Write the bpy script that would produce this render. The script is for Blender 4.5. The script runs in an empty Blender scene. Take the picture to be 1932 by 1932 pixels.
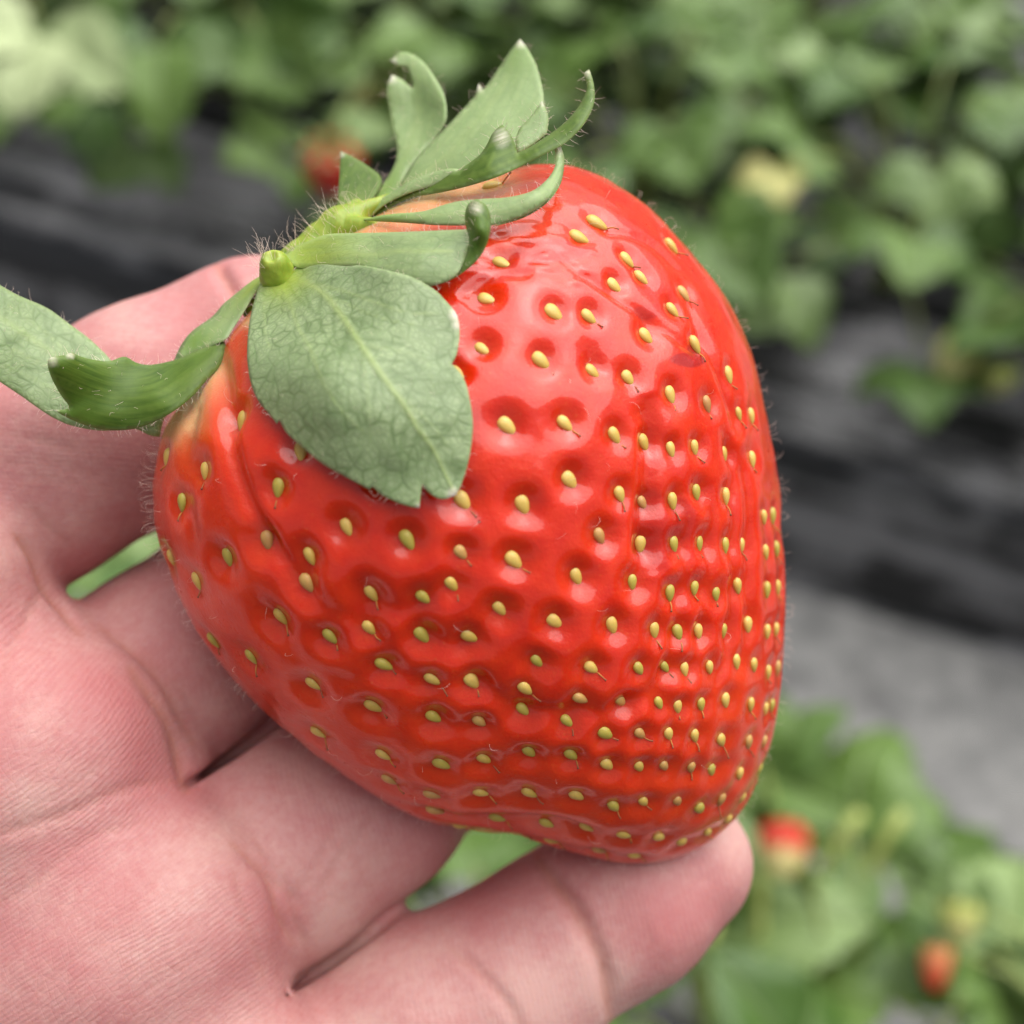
import bpy, bmesh, math, random
import numpy as np
from mathutils import Vector, Matrix
from mathutils.geometry import delaunay_2d_cdt

random.seed(7); np.random.seed(7)
R = math.radians
scene = bpy.context.scene
COL = scene.collection

# ------------------------------------------------------------------ camera, sky, sun, exposure
CAM_Z, PITCH = 0.95, 50.0
cam_d = bpy.data.cameras.new('camera'); cam = bpy.data.objects.new('camera', cam_d); COL.objects.link(cam)
cam.location = (0, 0, CAM_Z); cam.rotation_euler = (R(90 - PITCH), 0, 0)
cam_d.sensor_width = 36; cam_d.lens = 46.957; cam_d.clip_start = 0.005; cam_d.clip_end = 100
cam_d.dof.use_dof = True; cam_d.dof.focus_distance = 0.1145; cam_d.dof.aperture_fstop = 16.8
scene.camera = cam

SUN_EL, SUN_AZ = 63.0, 48.0      # degrees; azimuth from +Y towards +X
world = bpy.data.worlds.new('World'); scene.world = world; world.use_nodes = True
wt = world.node_tree; wt.nodes.clear()
sky = wt.nodes.new('ShaderNodeTexSky'); sky.sky_type = 'NISHITA'; sky.sun_disc = False
sky.sun_elevation = R(SUN_EL); sky.sun_rotation = R(SUN_AZ); sky.air_density = 1.0; sky.dust_density = 5.0; sky.altitude = 50
hsv = wt.nodes.new('ShaderNodeHueSaturation'); hsv.inputs['Saturation'].default_value = 0.22
bg = wt.nodes.new('ShaderNodeBackground'); bg.inputs['Strength'].default_value = 0.05
wo = wt.nodes.new('ShaderNodeOutputWorld')
wt.links.new(sky.outputs[0], hsv.inputs['Color']); wt.links.new(hsv.outputs[0], bg.inputs[0]); wt.links.new(bg.outputs[0], wo.inputs[0])
sun_d = bpy.data.lights.new('sun', 'SUN'); sun_d.energy = 1.5; sun_d.angle = R(90); sun_d.color = (1, 0.985, 0.96)
sun = bpy.data.objects.new('sun', sun_d); COL.objects.link(sun)
sun.rotation_euler = (R(-(90 - SUN_EL)), 0, R(-SUN_AZ)); sun.location = (0, 0, 5)

scene.view_settings.view_transform = 'Standard'; scene.view_settings.look = 'None'
scene.view_settings.gamma = 1; scene.view_settings.use_curve_mapping = False
scene.view_settings.exposure = 1.55
scene.cycles.max_bounces = 8; scene.cycles.use_denoising = True

# ------------------------------------------------------------------ helpers
def tag(o, label=None, cat=None, group=None, kind=None):
    if label: o['label'] = label
    if cat: o['category'] = cat
    if group: o['group'] = group
    if kind: o['kind'] = kind
    return o

def empty(name, loc=(0, 0, 0)):
    o = bpy.data.objects.new(name, None); COL.objects.link(o); o.location = loc; o.empty_display_size = 0.02
    return o

def link(name, me, parent=None, mat=None):
    o = bpy.data.objects.new(name, me); COL.objects.link(o)
    if mat is not None and not me.materials: me.materials.append(mat)
    if parent is not None: o.parent = parent
    return o

def mesh_np(name, V, F, smooth=True):
    """V (n,3), F list of tuples or (m,3|4) int array"""
    me = bpy.data.meshes.new(name)
    if isinstance(F, np.ndarray):
        m, k = F.shape
        me.vertices.add(len(V)); me.vertices.foreach_set('co', np.asarray(V, np.float32).ravel())
        me.loops.add(m * k); me.loops.foreach_set('vertex_index', F.astype(np.int32).ravel())
        me.polygons.add(m); me.polygons.foreach_set('loop_start', np.arange(0, m * k, k, dtype=np.int32))
        me.update(calc_edges=True)
    else:
        me.from_pydata([tuple(map(float, v)) for v in V], [], F); me.update()
    if smooth: me.polygons.foreach_set('use_smooth', np.ones(len(me.polygons), bool))
    return me

def fattr(me, name, arr):
    a = me.attributes.new(name, 'FLOAT', 'POINT'); a.data.foreach_set('value', np.asarray(arr, np.float32).ravel())

class Mat:
    def __init__(s, name):
        s.m = bpy.data.materials.new(name); s.m.use_nodes = True; s.t = s.m.node_tree
        s.b = s.t.nodes['Principled BSDF']
    def n(s, typ, props=None, **ins):
        nd = s.t.nodes.new('ShaderNode' + typ)
        for k, v in (props or {}).items(): setattr(nd, k, v)
        for k, v in ins.items(): s.set(nd, k, v)
        return nd
    def set(s, nd, key, v):
        key = key.replace('_', ' ') if isinstance(key, str) else key
        if isinstance(key, str) and key.startswith('i') and key[1:].isdigit(): key = int(key[1:])
        sock = nd.inputs[key]
        if isinstance(v, bpy.types.Node): s.t.links.new(v.outputs[0], sock)
        elif isinstance(v, bpy.types.NodeSocket): s.t.links.new(v, sock)
        else:
            if sock.type == 'RGBA' and len(v) == 3: v = (*v, 1)
            sock.default_value = v
    def p(s, **ins):
        for k, v in ins.items(): s.set(s.b, k, v)
    def ramp(s, fac, stops):
        nd = s.n('ValToRGB', i0=fac); cr = nd.color_ramp
        while len(cr.elements) < len(stops): cr.elements.new(0.5)
        for e, (pos, c) in zip(cr.elements, stops):
            e.position = pos; e.color = (*c, 1) if len(c) == 3 else c
        return nd
    def mix(s, fac, a, b, typ='MIX'):
        nd = s.n('MixRGB', {'blend_type': typ}); s.set(nd, 0, fac); s.set(nd, 1, a); s.set(nd, 2, b); return nd
    def math(s, op, a, b=0.0, c=None, clamp=False):
        nd = s.n('Math', {'operation': op, 'use_clamp': clamp}); s.set(nd, 0, a); s.set(nd, 1, b)
        if c is not None: s.set(nd, 2, c)
        return nd
    def attr(s, name): return s.n('Attribute', {'attribute_name': name}).outputs['Fac']
    def coord(s, scale=1.0, rot=(0, 0, 0), which='Object', typ='POINT'):
        tc = s.n('TexCoord'); mp = s.n('Mapping', {'vector_type': typ})
        s.t.links.new(tc.outputs[which], mp.inputs['Vector'])
        mp.inputs['Scale'].default_value = (scale,) * 3 if not isinstance(scale, tuple) else scale
        mp.inputs['Rotation'].default_value = rot
        return mp
    def noise(s, vec, scale, detail=4, rough=0.55, dist=0.0):
        return s.n('TexNoise', Vector=vec, Scale=scale, Detail=detail, Roughness=rough, Distortion=dist)
    def bump(s, h, strength=0.3, dist=0.001, normal=None):
        nd = s.n('Bump', Height=h, Strength=strength, Distance=dist)
        if normal is not None: s.set(nd, 'Normal', normal)
        return nd

def smooth_noise(Pn, scale, seed=0):
    """cheap value noise over (n,3) points, numpy"""
    q = Pn / scale + seed * 17.13
    i = np.floor(q).astype(np.int64); f = q - i; f = f * f * (3 - 2 * f)
    def h(a, b, c):
        n = (a * 374761393 + b * 668265263 + c * 2147483647 + seed * 974711) & 0x7fffffff
        n = ((n ^ (n >> 13)) * 1274126177) & 0x7fffffff
        return ((n ^ (n >> 16)) & 0xffff) / 65535.0
    r = 0
    for dx in (0, 1):
        for dy in (0, 1):
            for dz in (0, 1):
                w = (f[:, 0] if dx else 1 - f[:, 0]) * (f[:, 1] if dy else 1 - f[:, 1]) * (f[:, 2] if dz else 1 - f[:, 2])
                r = r + w * h(i[:, 0] + dx, i[:, 1] + dy, i[:, 2] + dz)
    return r * 2 - 1

# ------------------------------------------------------------------ ground plan: two beds, a path between, rows run askew
ROW = R(-22.0)
rs = np.array([math.cos(ROW), math.sin(ROW)]); rn = np.array([-math.sin(ROW), math.cos(ROW)])
def row_pt(s, n, z=0.0): return (s * rs[0] + n * rn[0], s * rs[1] + n * rn[1], z)
_f = np.array([0, math.cos(R(PITCH)), -math.sin(R(PITCH))]); _u = np.array([0, math.sin(R(PITCH)), math.cos(R(PITCH))])
def at(u, v, z):
    """ground-plan helper: the point at height z seen at (u, v) of the photograph (1932 px wide)"""
    d = np.array([(u - 966) / 1932 * 0.76667, 0, 0]) + _u * ((966 - v) / 1932 * 0.76667) + _f
    t = (CAM_Z - z) / -d[2]
    return Vector((d[0] * t, d[1] * t, z))

def mat_soil():
    m = Mat('soil'); c = m.coord(1.0); n = m.noise(c, 60, 8)
    m.p(Base_Color=m.ramp(n, [(0.3, (0.03, 0.022, 0.015)), (0.7, (0.08, 0.06, 0.045))]), Roughness=0.95, Normal=m.bump(n, 0.6, 0.01)); return m.m
def mat_path():
    m = Mat('woven_path_fabric'); c = m.coord(1.0)
    n1 = m.noise(c, 14, 4, 0.6); n2 = m.noise(c, 40, 6, 0.7)
    w = m.n('TexWave', {'wave_type': 'BANDS', 'bands_direction': 'X'}, Vector=c, Scale=180, Distortion=1.0)
    base = m.ramp(n1, [(0.36, (0.08, 0.078, 0.077)), (0.5, (0.21, 0.206, 0.20)), (0.68, (0.30, 0.29, 0.275))])
    col = m.mix(0.55, base, m.ramp(n2, [(0.35, (0.09, 0.09, 0.088)), (0.65, (0.31, 0.304, 0.29))]))
    m.p(Base_Color=col, Roughness=0.75, Normal=m.bump(m.math('ADD', w, n2), 0.35, 0.004)); return m.m
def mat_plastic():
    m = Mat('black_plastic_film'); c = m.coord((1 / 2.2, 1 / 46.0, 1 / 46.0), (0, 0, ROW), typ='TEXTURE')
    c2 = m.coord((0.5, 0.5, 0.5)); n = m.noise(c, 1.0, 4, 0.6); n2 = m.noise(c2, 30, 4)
    col = m.ramp(m.math('MULTIPLY_ADD', n2, .35, m.math('MULTIPLY', m.noise(m.coord((1 / 1.1, 1 / 25.0, 1 / 25.0), (0, 0, ROW), typ='TEXTURE'), 1.0, 5, .65), .65)), [(0.48, (0.007, 0.007, 0.008)), (0.56, (0.15, 0.147, 0.153))])  # grey streaks along the row: the film's sheen painted into its colour
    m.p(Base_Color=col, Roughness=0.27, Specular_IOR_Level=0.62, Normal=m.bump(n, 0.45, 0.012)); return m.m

def structure(name, V, F, mat, smooth=True):
    o = link(name, mesh_np(name, V, F, smooth), None, mat); o['kind'] = 'structure'; return o

g = 40.0
structure('ground', [(-g, -g, -0.02), (g, -g, -0.02), (g, g, -0.02), (-g, g, -0.02)], [(0, 1, 2, 3)], mat_soil(), False)
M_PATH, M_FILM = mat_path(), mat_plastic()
def strip(name, n0, n1, prof, mat, ds=0.025, dn=0.012, s0=-3.2, s1=2.8, wr=0.0, seed=0):
    S = np.arange(s0, s1, ds); N = np.arange(n0, n1 + 1e-6, dn)
    ss, nn = np.meshgrid(S, N, indexing='ij')
    z = prof(nn)
    P3 = np.stack([ss.ravel() * 0.10, nn.ravel(), np.zeros(ss.size)], 1)
    if wr:
        k = np.clip((nn.ravel() - n0) / 0.03, 0, 1) * np.clip((n1 - nn.ravel()) / 0.03, 0, 1)
        z = z.ravel() + wr * k * (1.4 * smooth_noise(P3, 0.042, seed) + 0.6 * smooth_noise(P3, 0.014, seed + 3))
    else:
        z = z.ravel() + 0.003 * smooth_noise(np.stack([ss.ravel(), nn.ravel(), nn.ravel() * 0], 1), 0.08, seed)
    V = np.stack([ss.ravel() * rs[0] + nn.ravel() * rn[0], ss.ravel() * rs[1] + nn.ravel() * rn[1], z], 1)
    a, b = len(S), len(N); idx = np.arange(a * b).reshape(a, b)
    F = np.stack([idx[:-1, :-1], idx[1:, :-1], idx[1:, 1:], idx[:-1, 1:]], -1).reshape(-1, 4)
    return structure(name, V, F, mat)
def bed_prof(n0, n1, h):
    def p(n):
        e = np.minimum(n - n0, n1 - n); t = np.clip(e / 0.075, 0, 1)
        t = t * t * (3 - 2 * t)
        return h * t + 0.03 * np.sin(np.clip((n - n0) / (n1 - n0), 0, 1) * np.pi) - 0.012 * (1 - t)
    return p
BED_H = 0.12
strip('path', 0.30, 0.80, lambda n: 0 * n, M_PATH, seed=2)
strip('path', 1.60, 2.6, lambda n: 0 * n, M_PATH, seed=5)
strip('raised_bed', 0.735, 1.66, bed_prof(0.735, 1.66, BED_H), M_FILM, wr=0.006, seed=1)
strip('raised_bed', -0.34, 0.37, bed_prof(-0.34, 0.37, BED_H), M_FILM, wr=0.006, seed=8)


# ------------------------------------------------------------------ the hand frame: millimetres, x right, y up, z towards the eye,
# set 120 mm along the line of sight; (u, v) are photograph positions (1932 px) at depth z
D0, KMM = 120.0, 92.0 / 1932
HAND = Matrix.Translation(Vector((0, 0.0771345, 0.8580747))) @ Matrix.Rotation(R(90 - PITCH), 4, 'X')
def P(u, v, z):
    u, v, z = np.broadcast_arrays(np.asarray(u, float), np.asarray(v, float), np.asarray(z, float))
    s = KMM * (D0 - z) / D0
    return np.stack([(u - 966) * s, (966 - v) * s, z], -1)
def UV(Pm):
    s = KMM * (D0 - Pm[..., 2]) / D0
    return Pm[..., 0] / s + 966, 966 - Pm[..., 1] / s
def poly_dist(u, v, poly):
    """distance in px of points to an open polyline, and the fraction along it"""
    best = np.full(u.shape, 1e9); frac = np.zeros(u.shape); n = len(poly) - 1
    for i in range(n):
        (x0, y0), (x1, y1) = poly[i][:2], poly[i + 1][:2]
        dx, dy = x1 - x0, y1 - y0; h = np.clip(((u - x0) * dx + (v - y0) * dy) / (dx * dx + dy * dy + 1e-9), 0, 1)
        d = np.hypot(u - x0 - h * dx, v - y0 - h * dy); w = d < best
        best = np.where(w, d, best); frac = np.where(w, (i + h) / n, frac)
    return best, frac
def catmull(pts, n=8):
    p = [np.array(q, float) for q in pts]; out = []
    for i in range(len(p) - 1):
        a, b, c, d = p[max(i - 1, 0)], p[i], p[i + 1], p[min(i + 2, len(p) - 1)]
        for k in range(n):
            t = k / n
            out.append(0.5 * (2 * b + (c - a) * t + (2 * a - 5 * b + 4 * c - d) * t * t + (3 * b - a - 3 * c + d) * t ** 3))
    out.append(p[-1]); return np.array(out)
def tube(pts, rad, sides=8, cap=True):
    """tapered tube through 3-D points; returns V, F"""
    pts = np.asarray(pts, float); n = len(pts); rad = np.broadcast_to(np.asarray(rad, float), (n,))
    T = np.gradient(pts, axis=0); T /= np.linalg.norm(T, axis=1)[:, None] + 1e-12
    ref = np.array([0.3, 0.2, 0.93]); V = []
    for i in range(n):
        a = np.cross(T[i], ref); a /= np.linalg.norm(a) + 1e-9; b = np.cross(T[i], a)
        for k in range(sides):
            an = 2 * math.pi * k / sides
            V.append(pts[i] + rad[i] * (math.cos(an) * a + math.sin(an) * b))
    F = [(i * sides + k, i * sides + (k + 1) % sides, (i + 1) * sides + (k + 1) % sides, (i + 1) * sides + k) for i in range(n - 1) for k in range(sides)]
    if cap: F += [tuple(range(sides - 1, -1, -1)), tuple(range((n - 1) * sides, n * sides))]
    return V, F

# ------------------------------------------------------------------ strawberry plants on the beds
def mat_leaf(name, a, b, gloss=.42):
    m = Mat(name); c = m.coord(1.0); oi = m.n('ObjectInfo'); n = m.noise(m.coord(1.0), 3.0, 4)
    f = m.math('ADD', m.math('MULTIPLY', oi.outputs['Random'], .65), m.math('MULTIPLY', n, .4))
    col = m.ramp(f, [(.15, a), (.85, b)])
    sx = m.n('SeparateXYZ'); m.t.links.new(c.outputs[0], sx.inputs[0]); ax = m.math('ABSOLUTE', sx.outputs['X'])
    mid = m.ramp(ax, [(.012, (1, 1, 1)), (.04, (0, 0, 0))]); lat = m.math('SINE', m.math('MULTIPLY', m.math('SUBTRACT', sx.outputs['Y'], m.math('MULTIPLY', ax, .9)), 48.0))
    lv = m.ramp(lat, [(.86, (0, 0, 0)), (.98, (1, 1, 1))]); v = m.math('MAXIMUM', mid, m.math('MULTIPLY', lv, .6))
    col = m.mix(m.math('MULTIPLY', v, .3), col, (0.20, 0.27, 0.10))
    m.p(Base_Color=col, Roughness=gloss, Specular_IOR_Level=.38, Normal=m.bump(m.math('MULTIPLY', v, -1), .5, .02)); return m.m
M_LEAF = [mat_leaf('leaf_green', (0.038, 0.088, 0.010), (0.112, 0.190, 0.036)), mat_leaf('leaf_pale', (0.10, 0.165, 0.048), (0.18, 0.26, 0.085)), mat_leaf('leaf_yellowing', (0.40, 0.42, 0.12), (0.50, 0.47, 0.18), .6), mat_leaf('leaf_dry', (0.36, 0.20, 0.09), (0.42, 0.26, 0.12), .8), mat_leaf('leaf_bright', (0.30, 0.38, 0.17), (0.40, 0.46, 0.24), .5)]
m = Mat('petiole'); n = m.noise(m.coord(1.0), 30, 3); m.p(Base_Color=m.ramp(n, [(.3, (0.17, 0.22, 0.05)), (.7, (0.27, 0.31, 0.09))]), Roughness=.45); M_PET = m.m
m = Mat('pale_petiole'); n = m.noise(m.coord(1.0), 30, 3); m.p(Base_Color=m.ramp(n, [(.3, (0.36, 0.42, 0.10)), (.7, (0.46, 0.50, 0.16))]), Roughness=.45); M_PET2 = m.m
def leaflet_mesh(seed, cup, fold):
    rn_ = random.Random(seed); nj, ni = 15, 10; V = []; wob = [rn_.uniform(-.05, .05) for _ in range(8)]
    for j in range(nj + 1):
        y = j / nj; w = (math.sin(math.pi * min(1, y ** .78)) ** .62) * .46 if 0 < y < 1 else 0.0
        if y > .25 and j % 2: w *= .90
        for i in range(ni + 1):
            a = -1 + 2 * i / ni; x = a * w; yy = y - (.045 * (j % 2) if abs(a) > .95 and y > .25 else 0) - .05 * a * a * (y > .5)
            z = fold * abs(x) - cup * (y - .45) ** 2 - cup * .9 * x * x + .035 * math.sin(9 * y + 4 * abs(a) + seed) * abs(a) + wob[(i + j) % 8] * .12
            V.append((x, yy, z))
    F = [(j * (ni + 1) + i, j * (ni + 1) + i + 1, (j + 1) * (ni + 1) + i + 1, (j + 1) * (ni + 1) + i) for j in range(nj) for i in range(ni)]
    return mesh_np('leaflet', np.array(V), F)
LF = {}
for k in range(5):
    for s in range(4):
        me = leaflet_mesh(s * 3 + 1, (.35, .65, .15, .9)[s], (.35, .25, .5, .1)[s]); me.materials.append(M_LEAF[k]); LF[k, s] = me
def bez(a, b, c, n=7):
    a, b, c = map(np.array, (a, b, c)); return [(1 - t) ** 2 * a + 2 * t * (1 - t) * b + t * t * c for t in np.linspace(0, 1, n)]
def frame(y, up):
    y = y.normalized(); x = y.cross(up)
    if x.length < 1e-4: x = Vector((1, 0, 0))
    x.normalize(); z = x.cross(y); return Matrix((x, y, z)).transposed()
def leaf(root, end, size, mat=0, tilt=(0, 0), head=None, pet=M_PET, prad=.0016, label=None, spread=72):
    """a petiole from the crown to `end` (plant frame) with three leaflets"""
    e = np.array(end, float); mid = e * np.array([.35, .35, .0]) + np.array([0, 0, e[2] * .95 + .01])
    pts = bez((0, 0, 0.0), mid, e); V, F = tube(pts, np.linspace(prad * 1.25, prad * .8, len(pts)), 6)
    o = link('leaf', mesh_np('leaf', V, F), root, pet)
    if label: o['label'] = label
    h = Vector((e[0], e[1], 0)) if head is None else Vector(head); h = h.normalized() if h.length > 1e-4 else Vector((1, 0, 0))
    up = Vector((random.gauss(0, .38) + tilt[0], random.gauss(0, .38) + tilt[1], 1)).normalized()
    for q, a in enumerate((0, -spread, spread)):
        d = Matrix.Rotation(R(a + random.uniform(-8, 8)), 3, 'Z') @ h; d = d - up * d.dot(up) * .9 + Vector((0, 0, random.uniform(-.28, .08)))
        u2 = (up + Vector((random.gauss(0, .16), random.gauss(0, .16), 0)))
        fm_ = frame(d, u2); l_ = link('leaflet', LF[mat, random.randrange(4)], o); s = size * (1.0 if q == 0 else .9) * random.uniform(.9, 1.08)
        l_.matrix_local = Matrix.Translation(Vector(e) + d.normalized() * size * .06) @ fm_.to_4x4() @ Matrix.Diagonal((s * random.uniform(.95, 1.15), s, s, 1))
    return o
def mat_fruit(name, a, b, z0, z1):
    m = Mat(name); c = m.coord(1.0); sx = m.n('SeparateXYZ'); m.t.links.new(c.outputs[0], sx.inputs[0])
    vo = m.n('TexVoronoi', Vector=c, Scale=9.0); f = m.n('MapRange', i0=sx.outputs['Z'], i1=z0, i2=z1)
    col = m.mix(m.ramp(vo, [(.08, (1, 1, 1)), (.14, (0, 0, 0))]), m.ramp(f.outputs[0], [(.25, a), (.75, b)]), (.6, .45, .1))
    m.p(Base_Color=col, Roughness=.25, Normal=m.bump(vo, .4, .05)); return m.m
M_RIPE = mat_fruit('ripe_fruit', (.62, .012, .006), (.62, .02, .008), -1, 0); M_HALF = mat_fruit('half_ripe_fruit', (.66, .56, .22), (.58, .035, .015), -.75, -.35)
M_ORNG = mat_fruit('orange_fruit', (.60, .22, .08), (.50, .30, .12), -1, 0); M_PALEF = mat_fruit('unripe_fruit', (.62, .56, .24), (.46, .48, .12), -1, 0); M_TURN = mat_fruit('turning_fruit', (.62, .03, .012), (.62, .20, .07), -1, 0)
def fruit_mesh():
    V, F = [], []; prof = [(0, .02), (.34, .03), (.47, -.10), (.50, -.28), (.44, -.55), (.31, -.80), (.15, -.96), (0.0, -1.0)]
    cv = catmull([(a, b, 0) for a, b in prof], 3); sd = 18
    for a in cv:
        for k in range(sd): an = 2 * math.pi * k / sd; V.append((max(a[0], 0) * math.cos(an), max(a[0], 0) * math.sin(an), a[1]))
    F = [(i * sd + k, (i + 1) * sd + k, (i + 1) * sd + (k + 1) % sd, i * sd + (k + 1) % sd) for i in range(len(cv) - 1) for k in range(sd)]
    return np.array(V), F
FV, FF = fruit_mesh()
def calyx_mesh():
    V, F = [(0, 0, .06)], []
    for k in range(8):
        a = 2 * math.pi * k / 8; b0 = len(V)
        for da, r, z in ((-.28, .28, .06), (.28, .28, .06), (.16, .5, -.02), (0, .72, .10), (-.16, .5, -.02)): V.append((r * math.cos(a + da), r * math.sin(a + da), z))
        F += [(0, b0, b0 + 1), (b0, b0 + 1, b0 + 2, b0 + 4), (b0 + 2, b0 + 3, b0 + 4)]
    return mesh_np('calyx', np.array(V), F)
CAL = calyx_mesh(); CAL.materials.append(M_LEAF[0]); FRU = {}
def fruit(root, pos, size, mat, label, axis=(0, 0, 1), wide=1.0):
    """berry hanging from a stalk; pos in the plant frame is the berry's top"""
    if mat.name not in FRU: me = mesh_np('fruit', FV, FF); me.materials.append(mat); FRU[mat.name] = me
    o = link('fruit', FRU[mat.name], root); q = Vector((0, 0, 1)).rotation_difference(Vector(axis).normalized())
    o.matrix_local = Matrix.Translation(Vector(pos)) @ q.to_matrix().to_4x4() @ Matrix.Diagonal((size * wide, size * wide, size, 1)); o['label'] = label
    c = link('calyx', CAL, o)
    ax = np.array(Vector(axis).normalized()); p = np.array(pos, float)
    V, F = tube(bez((0, 0, .01), p * .5 + np.array([0, 0, .09]) + ax * .05, p + ax * size * .06), .0013, 6); link('fruit_stalk', mesh_np('fruit_stalk', V, F), root, M_PET)
    return o
def crown(root):
    V, F = tube(bez((0, 0, -.012), (.003, 0, .01), (0, .002, .03)), [.013, .014, .013, .012, .011, .010, .006], 8); link('crown', mesh_np('crown', V, F), root, M_PET)
GRP = 'strawberry plants growing in the plastic covered beds'
def plant(s, n, label, nl=16, rad=(.07, .17), hgt=(.05, .19), size=(.060, .090), pale=.25, lean=None, z=.145):
    root = empty('strawberry_plant', row_pt(s, n, z)); tag(root, label, 'plant', GRP); crown(root)
    for i in range(nl):
        a = i * 2.39996 + random.uniform(-.3, .3); f = (i + .5) / nl; r = rad[0] * .25 + (rad[1]) * f ** .6; h = hgt[1] - (hgt[1] - hgt[0]) * f ** 1.3 + random.uniform(-.015, .015)
        k = random.random(); mt = 1 if k < pale else 0
        leaf(root, (r * math.cos(a), r * math.sin(a), h), random.uniform(*size), mt)
    return root
FARP = [(-1.22, 1.07, 'strawberry plant at the far left end of the row behind the hand'), (-.98, 1.06, 'strawberry plant in the upper left corner with a bright pale leaf'), (-.74, 1.05, 'strawberry plant left of the calyx, hanging over the black plastic'),
 (-.50, 1.03, 'strawberry plant above the calyx with a ripe berry over the plastic'), (-.27, 1.0, 'strawberry plant just above the shoulder of the big strawberry'), (-.04, 1.02, 'strawberry plant right of the big strawberry with a pale yellow fruit'), (.19, 1.02, 'strawberry plant at the right edge hanging over the black plastic'), (.44, .99, 'strawberry plant beyond the right edge of the far row')]
far = [plant(s, n, l, pale=.3) for s, n, l in FARP]
BACKP = [(-1.42, 1.24, 'strawberry plant behind the far left end, second line of the far bed'), (-1.16, 1.25, 'back line strawberry plant behind the upper left corner plant'), (-.90, 1.24, 'back line strawberry plant at the top edge, left of the middle'), (-.65, 1.25, 'back line strawberry plant at the middle of the top edge'), (-.40, 1.24, 'back line strawberry plant at the top edge, right of the middle'), (-.16, 1.24, 'back line strawberry plant below the grey gap in the upper right corner'), (.10, 1.24, 'back line strawberry plant at the right edge')]
back = [plant(s, n, l, nl=20, pale=.35) for s, n, l in BACKP]
THIRDP = [(-1.40, 1.47, 'farthest line strawberry plant at the upper left'), (-1.08, 1.47, 'farthest line strawberry plant above the upper left corner plant'), (-.78, 1.47, 'farthest line strawberry plant above the calyx'), (-.50, 1.47, 'farthest line strawberry plant right of the middle'), (-.22, 1.46, 'farthest line strawberry plant next to the grey corner')]
third = [plant(s, n, l, nl=20, pale=.35, rad=(.07, .2)) for s, n, l in THIRDP]
NEARP = [(-.62, .22, 'near row strawberry plant under the palm'), (-.36, .25, 'near row strawberry plant seen between the spread fingers'), (-.12, .24, 'near row strawberry plant below the little finger'), (.10, .22, 'near row strawberry plant at the lower right with a half ripe berry'), (.31, .23, 'near row strawberry plant in the lower right corner with a reddening berry')]
near = [plant(s, n - .005, l, nl=21, pale=.15, rad=(.07, .19), size=(.048, .076)) for s, n, l in NEARP]
def loc(root, w): return tuple(Vector(w) - root.location)
# fruit and special leaves seen in the photograph
fruit(far[3], loc(far[3], at(622,275,.335)), .046, M_RIPE, 'ripe red berry hanging over the black plastic')
fruit(far[3], loc(far[3], at(683,166,.25)), .022, M_ORNG, 'small orange berry among the leaves')

fruit(far[6], loc(far[6], at(1822,645,.24)), .034, M_PALEF, 'pale unripe berry over the plastic', axis=(.5, .5, .6))
fruit(far[6], loc(far[6], at(1895,690,.24)), .026, M_PALEF, 'greenish unripe berry near the right edge')
fruit(near[3], loc(near[3], at(1478,1560,.345)), .026, M_HALF, 'half ripe berry, red above and pale below', axis=(.12, .95, .15))
fruit(near[4], loc(near[4], at(1770,1785,.345)), .020, M_TURN, 'reddening berry with a pale green calyx', axis=(.15, .8, .45), wide=.7)
fruit(near[4], loc(near[4], at(1812,1700,.345)), .020, M_PALEF, 'pale green bud above the reddening berry', axis=(.1, .8, .5))
# single leaves that stand out in the photograph
def leaf_at(root, w, size, mat, head, label=None, tilt=(0, 0), pet=M_PET, prad=.0016): return leaf(root, loc(root, w), size, mat, tilt, head, pet, prad, label)
leaf_at(near[2], at(905,1640,.31), .062, 0, (.8, .5, 0))
leaf_at(near[0], at(150,1110,.30), .060, 1, (.6, .8, 0))
leaf_at(near[3], at(1600,1530,.31), .062, 0, (.3, .9, 0))
leaf_at(near[3], at(1440,1450,.30), .058, 0, (-.3, .9, 0))
leaf_at(far[5], at(1462,320,.345), .030, 2, (.1, -1, 0), 'small yellowing leaf', tilt=(0, -.9))
leaf_at(far[1], at(70,50,.38), .085, 4, (-.2, -.9, 0), 'large bright pale leaf', tilt=(0, -.2))
leaf_at(far[2], at(300,70,.33), .085, 0, (.1, -1, 0), tilt=(.1, -.5))
leaf_at(far[2], at(480,50,.33), .088, 0, (.3, -1, 0), tilt=(.1, -.5))
leaf_at(far[2], at(170,150,.29), .080, 0, (-.2, -1, 0), tilt=(0, -.6))
for (p, q) in (((1500,1640), (1625,1535)), ((1600,1650), (1705,1535)), ((1290,1840), (1345,1745)), ((1340,1880), (1430,1800)), ((1420,1760), (1440,1640))):      # two pale stalks lit from above
    a, b = loc(near[3], at(*p, .30)), loc(near[3], at(*q, .335)); V, F = tube(bez((a[0] * .6, a[1] * .6, .02), a, b, 9), .0032, 8); link('leaf_stalk', mesh_np('leaf_stalk', V, F), near[3], M_PET2)
leaf_at(near[4], at(1690,1890,.30), .062, 0, (.1, .9, 0))
leaf_at(near[4], at(1880,1790,.30), .062, 1, (.4, .8, 0))
leaf_at(near[4], at(1800,1650,.28), .058, 0, (.2, .9, 0))


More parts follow.
